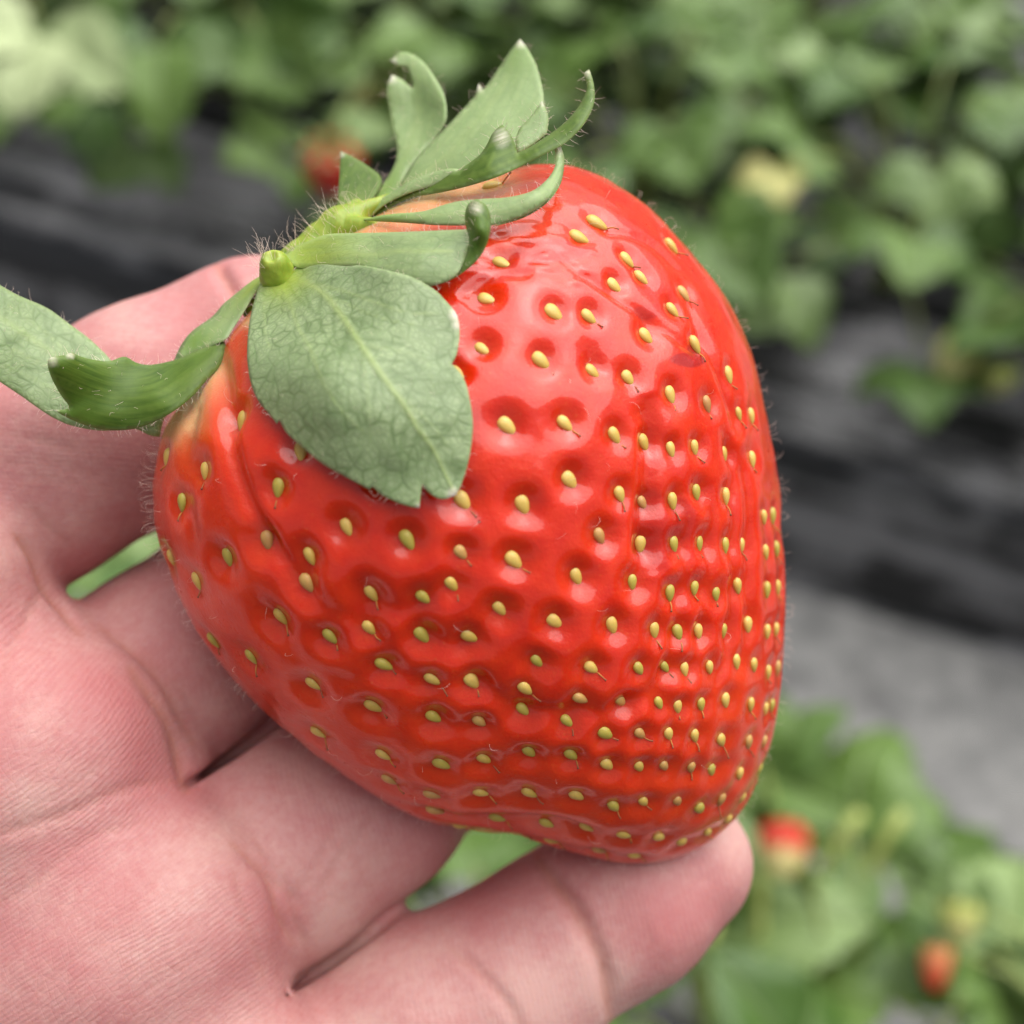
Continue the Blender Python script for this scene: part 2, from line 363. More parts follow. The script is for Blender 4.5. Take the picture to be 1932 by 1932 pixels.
# ------------------------------------------------------------------ the hand: one continuous surface grown from a distance field
import openvdb as vdb
def pt(u, v, z): return P(u, v, z)
FING = [  # joints (u, v, z, radius mm): knuckle, middle joint, end joint, tip
 [(-230,1040,-14,12.0), (40,905,-17,11.2), (290,775,-20,11.0), (490,684,-23,10.7), (690,640,-33,10.0), (820,690,-42,8.0)],
 [(-60,1500,-13,12.0), (160,1358,-18,10.6), (315,1265,-20.5,10.7), (480,1150,-26,11.0), (640,1050,-31,10.8), (880,930,-38,9.6), (1080,850,-39,8.0)],
 [(150,1880,-13,12.0), (360,1725,-16.5,11.0), (528,1602,-17.5,11.2), (684,1498,-22,10.9), (800,1420,-33,9.6), (930,1330,-40,8.6), (1040,1240,-42,7.4)],
 [(330,2200,-11,11.0), (553,2070,-14,10.1), (790,1932,-16,10.1), (960,1850,-17.5,9.5), (1065,1768,-18.5,8.7), (1180,1700,-19.5,8.9), (1282,1630,-21,7.7)]]
THUMB = [(-900,1700,-8,16), (-860,1250,2,14.5), (-640,860,8,11.5), (-480,560,10,9)]
PADS = [  # palm pads: centre, semi-axes mm (across fingers, along fingers, depth)
 (-195,1120,-8.5,13,14.5,11.5), (12,1475,-7.2,13,17,11.5), (195,1795,-6.8,13.5,18,11.5), (325,2120,-7.5,13,17,11), (-300,1750,-12.5,34,40,13.5), (-560,1650,-9,24,34,17), (-120,2350,-10,26,34,14.5)]
WRIST = [(-560,2100,-14,26), (-1000,2500,-18,26), (-1650,3000,-22,29), (-2300,3450,-26,33)]
H = 0.55
lo = np.array([-176.0, -136, -62]); hi = np.array([38.0, 34, 20]); dims = np.ceil((hi - lo) / H).astype(int)
def axes(i0, i1): return [np.arange(i0[k], i1[k]) * H + lo[k] for k in range(3)]
def cone_field(D, a, b, ra, rb, k):
    m_ = max(ra, rb) + 7 + k; i0 = np.clip(((np.minimum(a, b) - m_ - lo) / H).astype(int), 0, dims); i1 = np.clip(((np.maximum(a, b) + m_ - lo) / H).astype(int) + 1, 0, dims)
    if np.any(i1 <= i0): return
    ax = axes(i0, i1); X = ax[0][:, None, None] - a[0]; Y = ax[1][None, :, None] - a[1]; Zz = ax[2][None, None, :] - a[2]; ba = b - a; L2 = ba.dot(ba)
    h = np.clip((X * ba[0] + Y * ba[1] + Zz * ba[2]) / L2, 0, 1)
    d = np.sqrt((X - ba[0] * h) ** 2 + (Y - ba[1] * h) ** 2 + (Zz - ba[2] * h) ** 2) - (ra + (rb - ra) * h)
    s = tuple(slice(i0[q], i1[q]) for q in range(3)); D[s] = smin(D[s], d.astype(np.float32), k)
def smin(a, b, k):
    if k <= 0: return np.minimum(a, b)
    h = np.clip(k - np.abs(a - b), 0, None) / k; return np.minimum(a, b) - h * h * k * .25
new = lambda: np.full(tuple(dims), 9.0, np.float32)
al = np.array([.85, .52, 0]); ac = np.array([.52, -.85, 0])      # along / across the fingers in the hand frame
palm = new()
for (u, v, z, ra, rl, rz) in PADS:
    c = pt(u, v, z); m_ = max(ra, rl, rz) + 9; i0 = np.clip(((c - m_ - lo) / H).astype(int), 0, dims); i1 = np.clip(((c + m_ - lo) / H).astype(int) + 1, 0, dims)
    ax = axes(i0, i1); X = ax[0][:, None, None] - c[0]; Y = ax[1][None, :, None] - c[1]; Zz = ax[2][None, None, :] - c[2]
    A_ = X * ac[0] + Y * ac[1]; L_ = X * al[0] + Y * al[1]
    k0 = np.sqrt((A_ / ra) ** 2 + (L_ / rl) ** 2 + (Zz / rz) ** 2); k1 = np.sqrt((A_ / ra ** 2) ** 2 + (L_ / rl ** 2) ** 2 + (Zz / rz ** 2) ** 2) + 1e-6
    s = tuple(slice(i0[q], i1[q]) for q in range(3)); palm[s] = smin(palm[s], (k0 * (k0 - 1) / k1).astype(np.float32), 5.0)
for ch, kk in ((THUMB, 5.0), (WRIST, 8.0)):
    for p, q in zip(ch, ch[1:]): cone_field(palm, pt(*p[:3]), pt(*q[:3]), p[3], q[3], kk)
for a_, b_ in ((0, 1), (1, 2), (2, 3)): cone_field(palm, pt(*FING[a_][0][:3]), pt(*FING[b_][0][:3]), 9.5, 9.5, 3)
D = new()
for fi, ch in enumerate(FING):
    f_ = new()
    for p, q in zip(ch, ch[1:]): cone_field(f_, pt(*p[:3]), pt(*q[:3]), p[3], q[3], 2.5)
    D = smin(D, f_, .3)
D = smin(D, palm, 1.8); del palm, f_
# narrow clefts where neighbouring fingers lie against each other
for pl, zb, zfl in (([(338,1498),(380,1464),(440,1422),(500,1378),(560,1334),(640,1270)], -25.0, -23.5), ([(518,1896),(580,1848),(650,1798),(700,1762),(730,1740)], -21.0, -20.0)):
    pl = np.array(catmull(pl, 5)); c3_ = np.r_[P(pl[:, 0], pl[:, 1], zb), P(pl[:, 0], pl[:, 1], 4)]
    i0 = np.clip(((c3_.min(0) - 3 - lo) / H).astype(int), 0, dims); i1 = np.clip(((c3_.max(0) + 3 - lo) / H).astype(int), 0, dims); i0[2] = int((zb - 1 - lo[2]) / H)
    ax = axes(i0, i1); Q = np.stack(np.meshgrid(*ax, indexing='ij'), -1); qu, qv = UV(Q); d, fc = poly_dist(qu, qv, pl)
    w = .60 * np.clip(fc * 2.6, 0, 1) ** .7 * np.clip((Q[..., 2] - zb) / 5, 0, 1); s = tuple(slice(i0[q], i1[q]) for q in range(3))
    dm_ = d * KMM * (D0 - Q[..., 2]) / D0; D[s] = np.where(fc > .002, np.maximum(D[s], w - dm_), D[s]).astype(np.float32)
    for p_, q_ in zip(pl[:-4:3], pl[3::3]): cone_field(D, P(p_[0], p_[1], zfl), P(q_[0], q_[1], zfl), 3.2, 3.2, .6)
grid = vdb.FloatGrid(); grid.copyFromArray(D); hp, hq = grid.convertToQuads(isovalue=0.0)
hv = np.asarray(hp, float) * H + lo; hq = np.asarray(hq); del D, grid
# face orientation outward
e1 = hv[hq[:, 1]] - hv[hq[:, 0]]; e2 = hv[hq[:, 2]] - hv[hq[:, 0]]; vol = np.einsum('ij,ij->i', hv[hq[:, 0]], np.cross(e1, e2)).sum()
if vol < 0: hq = hq[:, ::-1]
def vnormals(v_, q_):
    n_ = np.zeros_like(v_); fn = np.cross(v_[q_[:, 2]] - v_[q_[:, 0]], v_[q_[:, 3]] - v_[q_[:, 1]])
    for k in range(4): np.add.at(n_, q_[:, k], fn)
    return n_ / (np.linalg.norm(n_, axis=1)[:, None] + 1e-12)
# relax the grid stepping a little
ed = np.r_[hq[:, [0, 1]], hq[:, [1, 2]], hq[:, [2, 3]], hq[:, [3, 0]]]
for _ in range(3):
    acc = np.zeros_like(hv); cn = np.zeros(len(hv)); np.add.at(acc, ed[:, 0], hv[ed[:, 1]]); np.add.at(cn, ed[:, 0], 1); hv = hv * .5 + .5 * acc / cn[:, None]
hn = vnormals(hv, hq)
hu, hvv = UV(hv); fr_ = (hn[:, 2] > -.2) & (hu > -120) & (hu < 1700) & (hvv < 2080)
CREASE = [([(28,1008),(59,1043),(86,1108),(119,1150),(150,1195)], -.6, 9),   # polyline, depth mm, width px
 ([(408,500),(428,530),(452,570)], -.9, 12), ([(246,1263),(315,1352),(344,1444),(350,1490)], -.55, 14), ([(190,1185),(246,1225),(300,1280),(335,1340),(365,1400)], -.35, 10), ([(437,1590),(505,1650),(526,1721),(553,1780)], -.45, 10),
 ([(475,1630),(545,1690),(560,1740),(580,1800)], -.3, 8), ([(480,1580),(530,1650),(575,1715)], -.25, 6), ([(1000,1600),(1050,1665),(1085,1720),(1115,1775),(1140,1825),(1152,1925)], -1.1, 15), ([(1030,1630),(1090,1700),(1130,1770)], -.25, 7), ([(1095,1745),(1130,1790),(1160,1840)], .25, 12),
 ([(850,1790),(900,1835),(960,1900),(990,1960)], -.32, 10), ([(870,1790),(930,1850),(985,1920)], -.2, 6), ([(-40,1590),(60,1555),(140,1530),(230,1490),(330,1470)], -.32, 9), ([(-20,1720),(60,1670),(140,1600),(200,1570),(290,1550)], -.22, 7),
 ([(-20,1290),(40,1190),(80,1110)], -.25, 9), ([(60,960),(100,1000),(140,1030)], -.2, 8), ([(0,880),(80,872),(190,905)], -.12, 5), ([(0,905),(90,900),(200,930)], -.1, 5), ([(0,820),(90,835),(150,850)], -.12, 5),
 ([(440,1640),(470,1740),(500,1850)], -.2, 8), ([(640,1560),(590,1640),(540,1720)], -.15, 7), ([(720,1520),(650,1610),(600,1690)], -.15, 7), ([(1250,1640),(1320,1660),(1390,1640)], -.05, 8), ([(30,1350),(110,1300),(150,1250)], -.15, 8), ([(60,1480),(100,1400),(135,1330)], -.12, 7), ([(0,1560),(110,1500),(190,1440),(240,1400)], -.10, 5), ([(180,1760),(260,1700),(330,1600)], -.12, 6), ([(60,1880),(150,1800),(260,1745)], -.12, 6), ([(240,1900),(330,1830),(420,1790)], -.10, 5), ([(0,1240),(40,1180),(60,1130)], -.1, 5), ([(270,1230),(340,1300),(380,1370)], -.12, 6), ([(600,1560),(680,1650),(720,1720)], -.08, 5), ([(560,1660),(640,1700),(700,1760)], -.08, 5), ([(1180,1640),(1210,1720),(1230,1790)], -.07, 6), ([(700,1880),(780,1900),(860,1930)], -.08, 5)]
dsp = np.zeros(len(hv)); w_ = np.where(fr_)[0]
for poly, a, wd in CREASE:
    d, fc = poly_dist(hu[w_], hvv[w_], catmull(poly, 6)); dsp[w_] += a * np.exp(-(d / wd) ** 2) * np.clip(np.minimum(fc, 1 - fc) * 5 + .1, 0, 1)
dsp[w_] += .10 * smooth_noise(hv[w_], 6, 31) + .05 * smooth_noise(hv[w_], 2.2, 32)
hv = hv + hn * dsp[:, None]
me = mesh_np('hand', hv * .001, hq)
blush = .44 + .15 * smooth_noise(hv, 9, 41) + .20 * smooth_noise(hv, 4, 42)
for (u, v, r, a) in ((890,1700,75,.35), (1290,1740,100,.22), (330,1500,90,.25), (390,650,80,.35), (190,1330,110,.22), (120,1700,140,.15), (660,1790,55,-.5), (620,1760,60,-.35), (1370,1560,70,-.45), (1000,1880,130,-.3), (560,1450,60,-.2), (60,1500,60,-.25), (230,560,70,-.2), (430,1210,90,.1), (840,1590,60,.2), (700,1930,90,-.3), (1130,1850,45,-.3)):
    blush += a * np.exp(-(((hu - u) ** 2 + (hvv - v) ** 2) / r ** 2))
fattr(me, 'blush', np.clip(blush, 0, 1))
cre = np.zeros(len(hv))
for poly, a, wd in CREASE:
    if a < 0:
        d, fc = poly_dist(hu[w_], hvv[w_], catmull(poly, 6)); cre[w_] = np.maximum(cre[w_], min(1, -a * 1.7) * np.exp(-(d / (wd * .6)) ** 2))
fattr(me, 'crease', cre)
# ridge coordinates: lines run steeply on the palm and across the fingers
fing = np.clip(((hu - 130) * .47 - (hvv - 1150) * -.0 + 0) / 400, 0, 1)
palmw = np.clip(1 - ((hu - 60) * .88 - (hvv - 1050) * .47) / 260, 0, 1) * (hvv > 1000)
wx = hv[:, 0] + 1.6 * smooth_noise(hv, 9, 51); wy = hv[:, 1] + 1.6 * smooth_noise(hv, 9, 52)
ph_p = hv[:, 0] * -.62 + hv[:, 1] * .79 + 3.5 * smooth_noise(hv, 24, 53) + .8 * smooth_noise(hv, 7, 52)
idxw = np.clip((1130 - (hvv + .5 * hu)) / 90 + .5, 0, 1)      # index finger: lines run the other way
fattr(me, 'ridge_a', ph_p); fattr(me, 'ridge_b', hv[:, 0] * .96 + hv[:, 1] * .22 + 1.2 * smooth_noise(hv, 16, 54)); fattr(me, 'ridge_c', hv[:, 1] * .97 + hv[:, 0] * .1 + 1.2 * smooth_noise(hv, 16, 55))
fattr(me, 'palm', palmw * (1 - idxw)); fattr(me, 'index', idxw)
def mat_skin():
    m = Mat('skin'); c = m.coord(1000.0)
    n1 = m.noise(c, .16, 5, .6); n2 = m.noise(c, 1.1, 5, .65); n3 = m.noise(c, 4.5, 3, .6)
    bl = m.math('ADD', m.math('MULTIPLY', m.attr('blush'), .75), m.math('MULTIPLY', m.math('ADD', n2, -.5), .55))
    bl = m.math('ADD', bl, m.math('MULTIPLY', m.math('ADD', n1, -.5), .5), clamp=True)
    col = m.ramp(bl, [(.05, (0.57, 0.325, 0.292)), (.42, (0.485, 0.20, 0.194)), (.95, (0.43, 0.115, 0.120))])
    col = m.mix(m.math('MULTIPLY', m.attr('crease'), .5), col, (0.47, 0.18, 0.12))
    jit = m.math('MULTIPLY', m.noise(c, .45, 2), 7.0); pw = m.attr('palm'); ix = m.attr('index')
    def lines(nm): return m.math('SINE', m.math('ADD', m.math('MULTIPLY', m.attr(nm), 2 * math.pi / .52), jit))
    fin = m.math('SUBTRACT', m.math('SUBTRACT', 1.0, pw), ix, clamp=True)
    s1 = m.math('ADD', m.math('MULTIPLY', lines('ridge_a'), pw), m.math('ADD', m.math('MULTIPLY', lines('ridge_b'), m.math('MULTIPLY', fin, .6)), m.math('MULTIPLY', lines('ridge_c'), m.math('MULTIPLY', ix, .35))))
    s1 = m.math('MULTIPLY', s1, m.ramp(m.noise(c, .22, 3), [(.35, (.4,) * 3), (.65, (1,) * 3)]))
    v1 = m.n('TexVoronoi', {'feature': 'DISTANCE_TO_EDGE'}, Vector=m.coord((1.1, 1.1, 1.1), (0, 0, R(40))) if False else m.coord((1 / 520.0, 1 / 1500.0, 1 / 900.0), (0, 0, R(38)), typ='TEXTURE'), Scale=1.0)
    v2 = m.n('TexVoronoi', {'feature': 'DISTANCE_TO_EDGE'}, Vector=m.coord((1 / 1200.0, 1 / 420.0, 1 / 900.0), (0, 0, R(20)), typ='TEXTURE'), Scale=1.0)
    sk = m.math('ADD', m.ramp(v1, [(0, (0, 0, 0)), (.12, (1, 1, 1))]), m.math('MULTIPLY', m.ramp(v2, [(0, (0, 0, 0)), (.10, (1, 1, 1))]), .8))
    h = m.math('MULTIPLY', n3, .45)
    h = m.math('ADD', h, m.math('MULTIPLY', n2, .6))
    col = m.mix(m.math('MULTIPLY', m.math('MULTIPLY_ADD', s1, .5, .5), .07), col, (0.75, 0.52, 0.46))
    m.p(Base_Color=col, Roughness=m.ramp(n2, [(.3, (.42,) * 3), (.7, (.60,) * 3)]), IOR=1.4, Subsurface_Weight=.38, Subsurface_Scale=.0008, Specular_IOR_Level=.42, Normal=m.bump(s1, .38, .00004, m.bump(sk, .16, .00012, m.bump(h, .30, .00022))))
    m.b.inputs['Subsurface Radius'].default_value = (1.9, .75, .4); return m.m
hand = link('hand', me, None, mat_skin()); hand.matrix_world = HAND
tag(hand, 'open left hand, palm up, four pink fingers spread under the strawberry', 'hand')


# ------------------------------------------------------------------ the strawberry
OUT = [(292,985),(290,900),(297,850),(312,800),(340,755),(370,715),(395,675),(425,635),(458,598),(500,560),(555,515),(620,462),(700,412),(800,368),
 (900,338),(960,318),(1010,309),(1070,311),(1130,330),(1190,365),(1240,405),(1285,455),(1330,510),(1370,560),(1400,615),(1425,690),(1440,750),
 (1455,830),(1467,900),(1475,1000),(1480,1080),(1479,1180),(1475,1270),(1468,1340),(1458,1395),(1440,1450),(1415,1508),(1385,1550),(1343,1589),
 (1292,1615),(1232,1632),(1180,1629),(1120,1617),(1050,1599),(980,1578),(920,1570),(860,1567),(800,1548),(740,1519),(680,1482),(620,1441),(560,1396),
 (510,1354),(460,1302),(415,1250),(375,1196),(345,1140),(320,1080),(302,1030)]
BC = np.array([905.0, 985.0])
_o = np.array(OUT, float) - BC
_th = np.arctan2(_o[:, 1], _o[:, 0]); _rr = np.hypot(_o[:, 0], _o[:, 1]); _s = np.argsort(_th); _th, _rr = _th[_s], _rr[_s]
_tg = np.linspace(-np.pi, np.pi, 2881)[:-1]
_rg = np.interp(_tg, np.r_[_th - 2 * np.pi, _th, _th + 2 * np.pi], np.tile(_rr, 3))
_k = np.exp(-0.5 * (np.arange(-40, 41) / 8.0) ** 2); _k /= _k.sum()
_rg = np.convolve(np.r_[_rg[-40:], _rg, _rg[:40]], _k, 'valid')
def Rb(th): return np.interp(np.mod(th + np.pi, 2 * np.pi) - np.pi, np.r_[_tg, np.pi], np.r_[_rg, _rg[0]])
ZF, ZB = 21.5, 15.0
def zmid(u, v): return -7.0 - 0.0065 * (u - 905) - 0.004 * (v - 985)
def lowbumps(u, v):
    q = np.stack([u, v, u * 0], -1).reshape(-1, 3)
    return (0.55 * smooth_noise(q, 230, 4) + 0.15 * smooth_noise(q, 120, 9)).reshape(u.shape)
def zberry(u, v):
    u = np.asarray(u, float); v = np.asarray(v, float)
    th = np.arctan2(v - BC[1], u - BC[0]); t = np.clip(np.hypot(u - BC[0], v - BC[1]) / Rb(th), 0, 0.9999)
    return zmid(u, v) + ZF * np.sqrt(1 - t ** 2.15) + lowbumps(u, v) * (1 - t ** 4)

NTH, NF, NBK = 1000, 300, 70
ph = np.r_[np.linspace(0.004, np.pi / 2, NF), np.pi / 2 + np.linspace(0, np.pi / 2 - 0.01, NBK)[1:]]
th = np.linspace(-np.pi, np.pi, NTH, endpoint=False)
PH, TH = np.meshgrid(ph, th, indexing='ij')
t_ = np.sin(PH); U_ = BC[0] + t_ * Rb(TH) * np.cos(TH); V_ = BC[1] + t_ * Rb(TH) * np.sin(TH)
front = PH <= np.pi / 2
zm = zmid(U_, V_)
zf = zm + ZF * np.sqrt(np.clip(1 - t_ ** 2.15, 0, 1)) + lowbumps(U_, V_) * (1 - t_ ** 4)
zb = zm - ZB * np.sqrt(np.clip(1 - t_ ** 2.4, 0, 1))
base = np.where(front[..., None], P(U_, V_, zf), 0)
bk = P(U_, V_, zm); bk[..., 2] = zb
base = np.where(front[..., None], base, bk)
def grid_normals(B):
    dt = np.roll(B, -1, 1) - np.roll(B, 1, 1); dp = np.gradient(B, axis=0)
    n = np.cross(dt, dp); n /= np.linalg.norm(n, axis=-1)[..., None] + 1e-12
    c = B.reshape(-1, 3).mean(0); 
    sgn = np.sign(np.sum(n * (B - c), -1).mean()); return n * sgn
nrm = grid_normals(base)

Z = [(360,1000,[(672,110),(405,530),(135,420),(240,775),(960,665),(575,1210),(860,1085),(1495,975),(1215,1195),(1185,1410),(365,1380),(172,1200),(970,1685),(1685,1500),(1365,1830),(1675,1765),(1150,365)]),
 (1000,400,[(1495,450),(1365,550),(1730,730),(1840,870),(1640,920),(760,738),(645,1015),(1175,1125),(1445,1160),(1885,1305),(615,1395),(1080,1495),(1480,1575),(1755,1620),(690,180)]),
 (1000,1000,[(815,185),(1265,165),(1645,262),(1305,605),(1685,710),(945,795),(480,755),(40,1070),(1540,1030),(465,1165),(875,1220),(390,1415),(165,1520),(1370,1345),(1795,1385),(755,1605),(1190,1695),(1635,1715),(150,1825),(525,1825)]),
 (1500,600,[(550,30),(645,390),(565,512),(740,775),(990,1010),(565,1155),(840,1230),(1070,1305),(1160,1320),(400,1515),(570,1575),(750,1560),(1000,1605),(1170,1650)]),
 (1500,1100,[(770,390),(985,420),(585,460),(390,475),(380,795),(600,790),(805,785),(990,795),(1130,790),(1275,845),(1355,820),(565,1160),(755,1125),(915,1170),(1085,1105),(1285,1130),(1370,1110),(445,1445),(630,1460),(800,1455),(1000,1450),(1160,1395),(1280,1445),(1350,1430),(325,1740),(545,1735),(685,1745),(865,1725),(1065,1680),(1185,1700),(1295,1755),(1360,1725),(1330,570),(1255,580)]),
 (500,1560,[(75,140),(360,270),(1365,355),(1740,460),(815,500),(1275,680),(1740,765),(870,840),(1360,1020),(1810,1100),(1410,1205),(1740,1315),(1760,1435)]),
 (1000,1560,[(540,475),(1040,320),(1465,355),(945,525),(1375,600),(1715,635),(925,720),(1265,785),(600,785),(1565,862),(1835,855),(970,1020),(1290,1035),(635,1070),(1575,1105),(1825,1110),(610,1310),(970,1310),(1330,1330),(1615,1405),(1850,1370),(730,1510),(1100,1540),(455,1572),(880,1602),(1135,1660),(1405,1590),(1690,1615),(1500,1735),(1770,1778)]),
 (1500,1600,[(475,495),(620,520),(795,500),(980,465),(1155,490),(1275,525),(1320,500),(545,730),(745,740),(940,768),(1145,780),(1262,775),(1222,990),(1075,1020),(875,1005),(715,985),(510,980),(600,1240),(765,1285),(930,1220),(1100,1210),(830,1470),(983,1372),(630,1550),(455,1510)])]
seeds = np.array([((ox + zx * 0.331263) * 0.7546875, (oy + zy * 0.331263) * 0.7546875) for ox, oy, L in Z for zx, zy in L])
seeds = np.r_[seeds, [(560, 700), (640, 820), (760, 640), (720, 900), (690, 740), (860, 700), (780, 800), (600, 640)]]   # under the sepals
sth = np.arctan2(seeds[:, 1] - BC[1], seeds[:, 0] - BC[0]); st = np.hypot(seeds[:, 0] - BC[0], seeds[:, 1] - BC[1]) / Rb(sth)
st = np.minimum(st, 0.9985)
sph = list(np.arcsin(st)); sth = list(sth)
# the flank just round the edge and the far side, sparser
ga = 0
for p_ in (1.72, 1.98, 2.26, 2.55):
    nn_ = int(44 * math.sin(p_) ** 1.3)
    for j in range(nn_):
        sth.append(-np.pi + (j + 0.5 * (ga % 2) + random.uniform(-.2, .2)) * 2 * np.pi / nn_); sph.append(p_ + random.uniform(-.05, .05))
    ga += 1
sth = np.array(sth); sph = np.array(sph)
def bil(A, p_, t2):
    fi = np.interp(p_, ph, np.arange(len(ph))); fj = np.mod((t2 + np.pi) / (2 * np.pi) * NTH, NTH)
    i0 = np.minimum(fi.astype(int), len(ph) - 2); a = (fi - i0)[:, None]; j0 = fj.astype(int) % NTH; j1 = (j0 + 1) % NTH; b = (fj - fj.astype(int))[:, None]
    return (A[i0, j0] * (1 - b) + A[i0, j1] * b) * (1 - a) + (A[i0 + 1, j0] * (1 - b) + A[i0 + 1, j1] * b) * a
S3 = bil(base, sph, sth); SN = bil(nrm, sph, sth); SN /= np.linalg.norm(SN, axis=1)[:, None]
dm = np.linalg.norm(S3[:, None] - S3[None], axis=2); dm[np.arange(len(S3)), np.arange(len(S3))] = 99
spacing = np.sort(dm, 1)[:, :4].mean(1); spacing = np.clip(spacing, 2.0, 5.2)

disp = np.zeros(U_.shape); pit = np.zeros(U_.shape)
fb = base.reshape(-1, 3); dflat = disp.ravel(); pflat = pit.ravel()
near1 = np.full(len(fb), 9.0); near2 = np.full(len(fb), 9.0)
for c, n_, sp in zip(S3, SN, spacing):
    dd = fb - c
    k = np.where(np.einsum('ij,ij->i', dd, dd) < (sp * 1.6) ** 2)[0]
    d = np.linalg.norm(dd[k], axis=1); q = d / sp
    near2[k] = np.minimum(near2[k], np.maximum(near1[k], q)); near1[k] = np.minimum(near1[k], q)
    sg = np.interp(sp, [2.4, 3.2, 4.4], [.37, .35, .28]) + .075 * float(np.clip((985 - c[1] / KMM - 860) / 240, 0, 1)); w = np.exp(-(q / sg) ** 2.6)
    pflat[k] = np.maximum(pflat[k], w)
    edge_ = 1 - .55 * np.clip((math.hypot(966 + c[0] / KMM * 1.0 - BC[0], 985 - c[1] / KMM - BC[1]) / float(Rb(math.atan2(985 - c[1] / KMM - BC[1], 966 + c[0] / KMM - BC[0]))) - .72) / .2, 0, 1)
    cv_ = 985 - c[1] / KMM; low = np.clip((cv_ - 860 + max(0, 800 - (966 + c[0] / KMM)) * .5) / 240, 0, 1)
    dflat[k] -= sp * (np.interp(sp, [2.4, 3.2, 4.4], [.20, .19, .135]) * (1 - low) + .205 * low) * w * edge_
# ridges between the pits swell a little
ridge = np.clip(1 - (near2 - near1) / 0.35, 0, 1) * (near1 < 1.2)
dflat -= 0.0 * ridge
disp = dflat.reshape(U_.shape); pit = pflat.reshape(U_.shape)
GROOVES = [([(409,640),(420,720),(437,860),(455,920),(484,985),(530,1060),(556,1110)], -0.75, 16), ([(1222,740),(1232,830),(1224,930),(1218,1010),(1232,1090)], -0.75, 22),
 ([(560,1120),(640,1165),(760,1160),(840,1222),(900,1245)], -0.5, 24), ([(880,1250),(960,1338),(1050,1348),(1150,1352),(1230,1310),(1300,1235)], -0.65, 20),
 ([(820,1535),(860,1548),(930,1545),(1042,1549),(1087,1565),(1130,1590)], -0.45, 9), ([(1362,800),(1388,870),(1392,980),(1390,1100),(1382,1230),(1340,1330)], -0.55, 10),
 ([(1290,560),(1340,660),(1378,760),(1398,830)], -0.45, 9), ([(1400,840),(1415,960),(1418,1120),(1408,1280)], -0.5, 10), ([(1090,640),(1180,720),(1215,800)], -0.3, 22),
 ([(1040,470),(1120,530),(1210,590),(1280,640),(1318,675)], -0.35, 10), ([(1300,940),(1298,1060),(1280,1180),(1250,1300)], -0.3, 12), ([(1345,900),(1345,1040),(1330,1180),(1305,1300)], -0.3, 12),
 ([(1130,430),(1220,455),(1290,520)], -0.3, 8), ([(375,730),(352,830),(350,940),(372,1060)], -0.4, 14), ([(1180,1480),(1300,1470),(1400,1430)], -0.2, 16),
 ([(860,560),(930,520),(1010,516)], -0.35, 12), ([(700,1180),(780,1300),(900,1420)], -0.3, 22), ([(470,1100),(520,1200),(620,1280),(720,1290)], -0.3, 20)]
fm = front & (t_ < 0.9995)
for poly, a, w in GROOVES:
    d, fr = poly_dist(U_, V_, catmull(poly, 5)); disp += np.where(fm, a * np.exp(-(d / w) ** 2) * np.clip(np.minimum(fr, 1 - fr) * 6, 0, 1), 0)
disp += (0.05 * smooth_noise(fb, 1.6, 11) + 0.10 * smooth_noise(fb, 4.0, 12)).reshape(disp.shape)
wet, _ = poly_dist(U_, V_, [(930,470),(1010,470),(1080,490)])
wet = np.where(front, np.clip(1 - wet / 75, 0, 1), 0)
disp += np.where(wet > 0, np.clip(wet * 2, 0, 1) * 0.12 * smooth_noise(fb * np.array([1, 2.2, 1]), 1.3, 21).reshape(disp.shape), 0)
disp = np.where(PH > np.pi * 0.97, 0, disp)
surf = base + nrm * disp[..., None]
sn2 = grid_normals(surf)
V3 = surf.reshape(-1, 3)
idx = np.arange(U_.size).reshape(U_.shape)
F = np.stack([idx[:-1], idx[1:], np.roll(idx[1:], -1, 1), np.roll(idx[:-1], -1, 1)], -1).reshape(-1, 4)
# colour: pale shoulders near the calyx, juice bruises
white = np.zeros(U_.shape)
for poly, w in (([(318,815),(345,770),(380,720)], 30), ([(352,800),(372,745),(398,690)], 26), ([(770,385),(850,362),(930,345)], 42), ([(560,500),(640,440),(760,400)], 50), ([(470,610),(500,570)], 12)):
    d, _ = poly_dist(U_, V_, poly); white = np.maximum(white, np.exp(-(d / w) ** 2))
d, _ = poly_dist(U_, V_, [(310,850),(345,800),(400,700),(470,590),(640,440),(800,385),(960,360)])
orange = np.exp(-(d / 95) ** 2); d, _ = poly_dist(U_, V_, [(300,900),(330,1080),(420,1250),(600,1420),(800,1530),(1050,1580),(1230,1600),(1400,1500),(1450,1350)]); orange = np.maximum(orange, .38 * np.exp(-(d / 150) ** 2)); white = np.where(front, white, 0)
bru = np.zeros(U_.shape)
nz = smooth_noise(np.stack([U_, V_, 0 * U_], -1).reshape(-1, 3), 26, 5).reshape(U_.shape)
for (cx, cy, rx, ry, a) in ((1298,678,30,13,1.0), (1318,655,14,10,1.0), (1035,470,70,22,.65), (1230,585,40,12,.5), (1240,1000,40,70,.45), (940,500,50,25,.35), (1290,985,26,40,.45)):
    q = np.hypot((U_ - cx) / rx, (V_ - cy) / ry) + 0.25 * nz; bru = np.maximum(bru, a * np.clip((1.25 - q) / 0.35, 0, 1))
bru = np.where(front, bru, 0)
axis_t = np.clip(((U_ - 540) * 0.63 + (V_ - 480) * 0.77) / 1350, 0, 1)

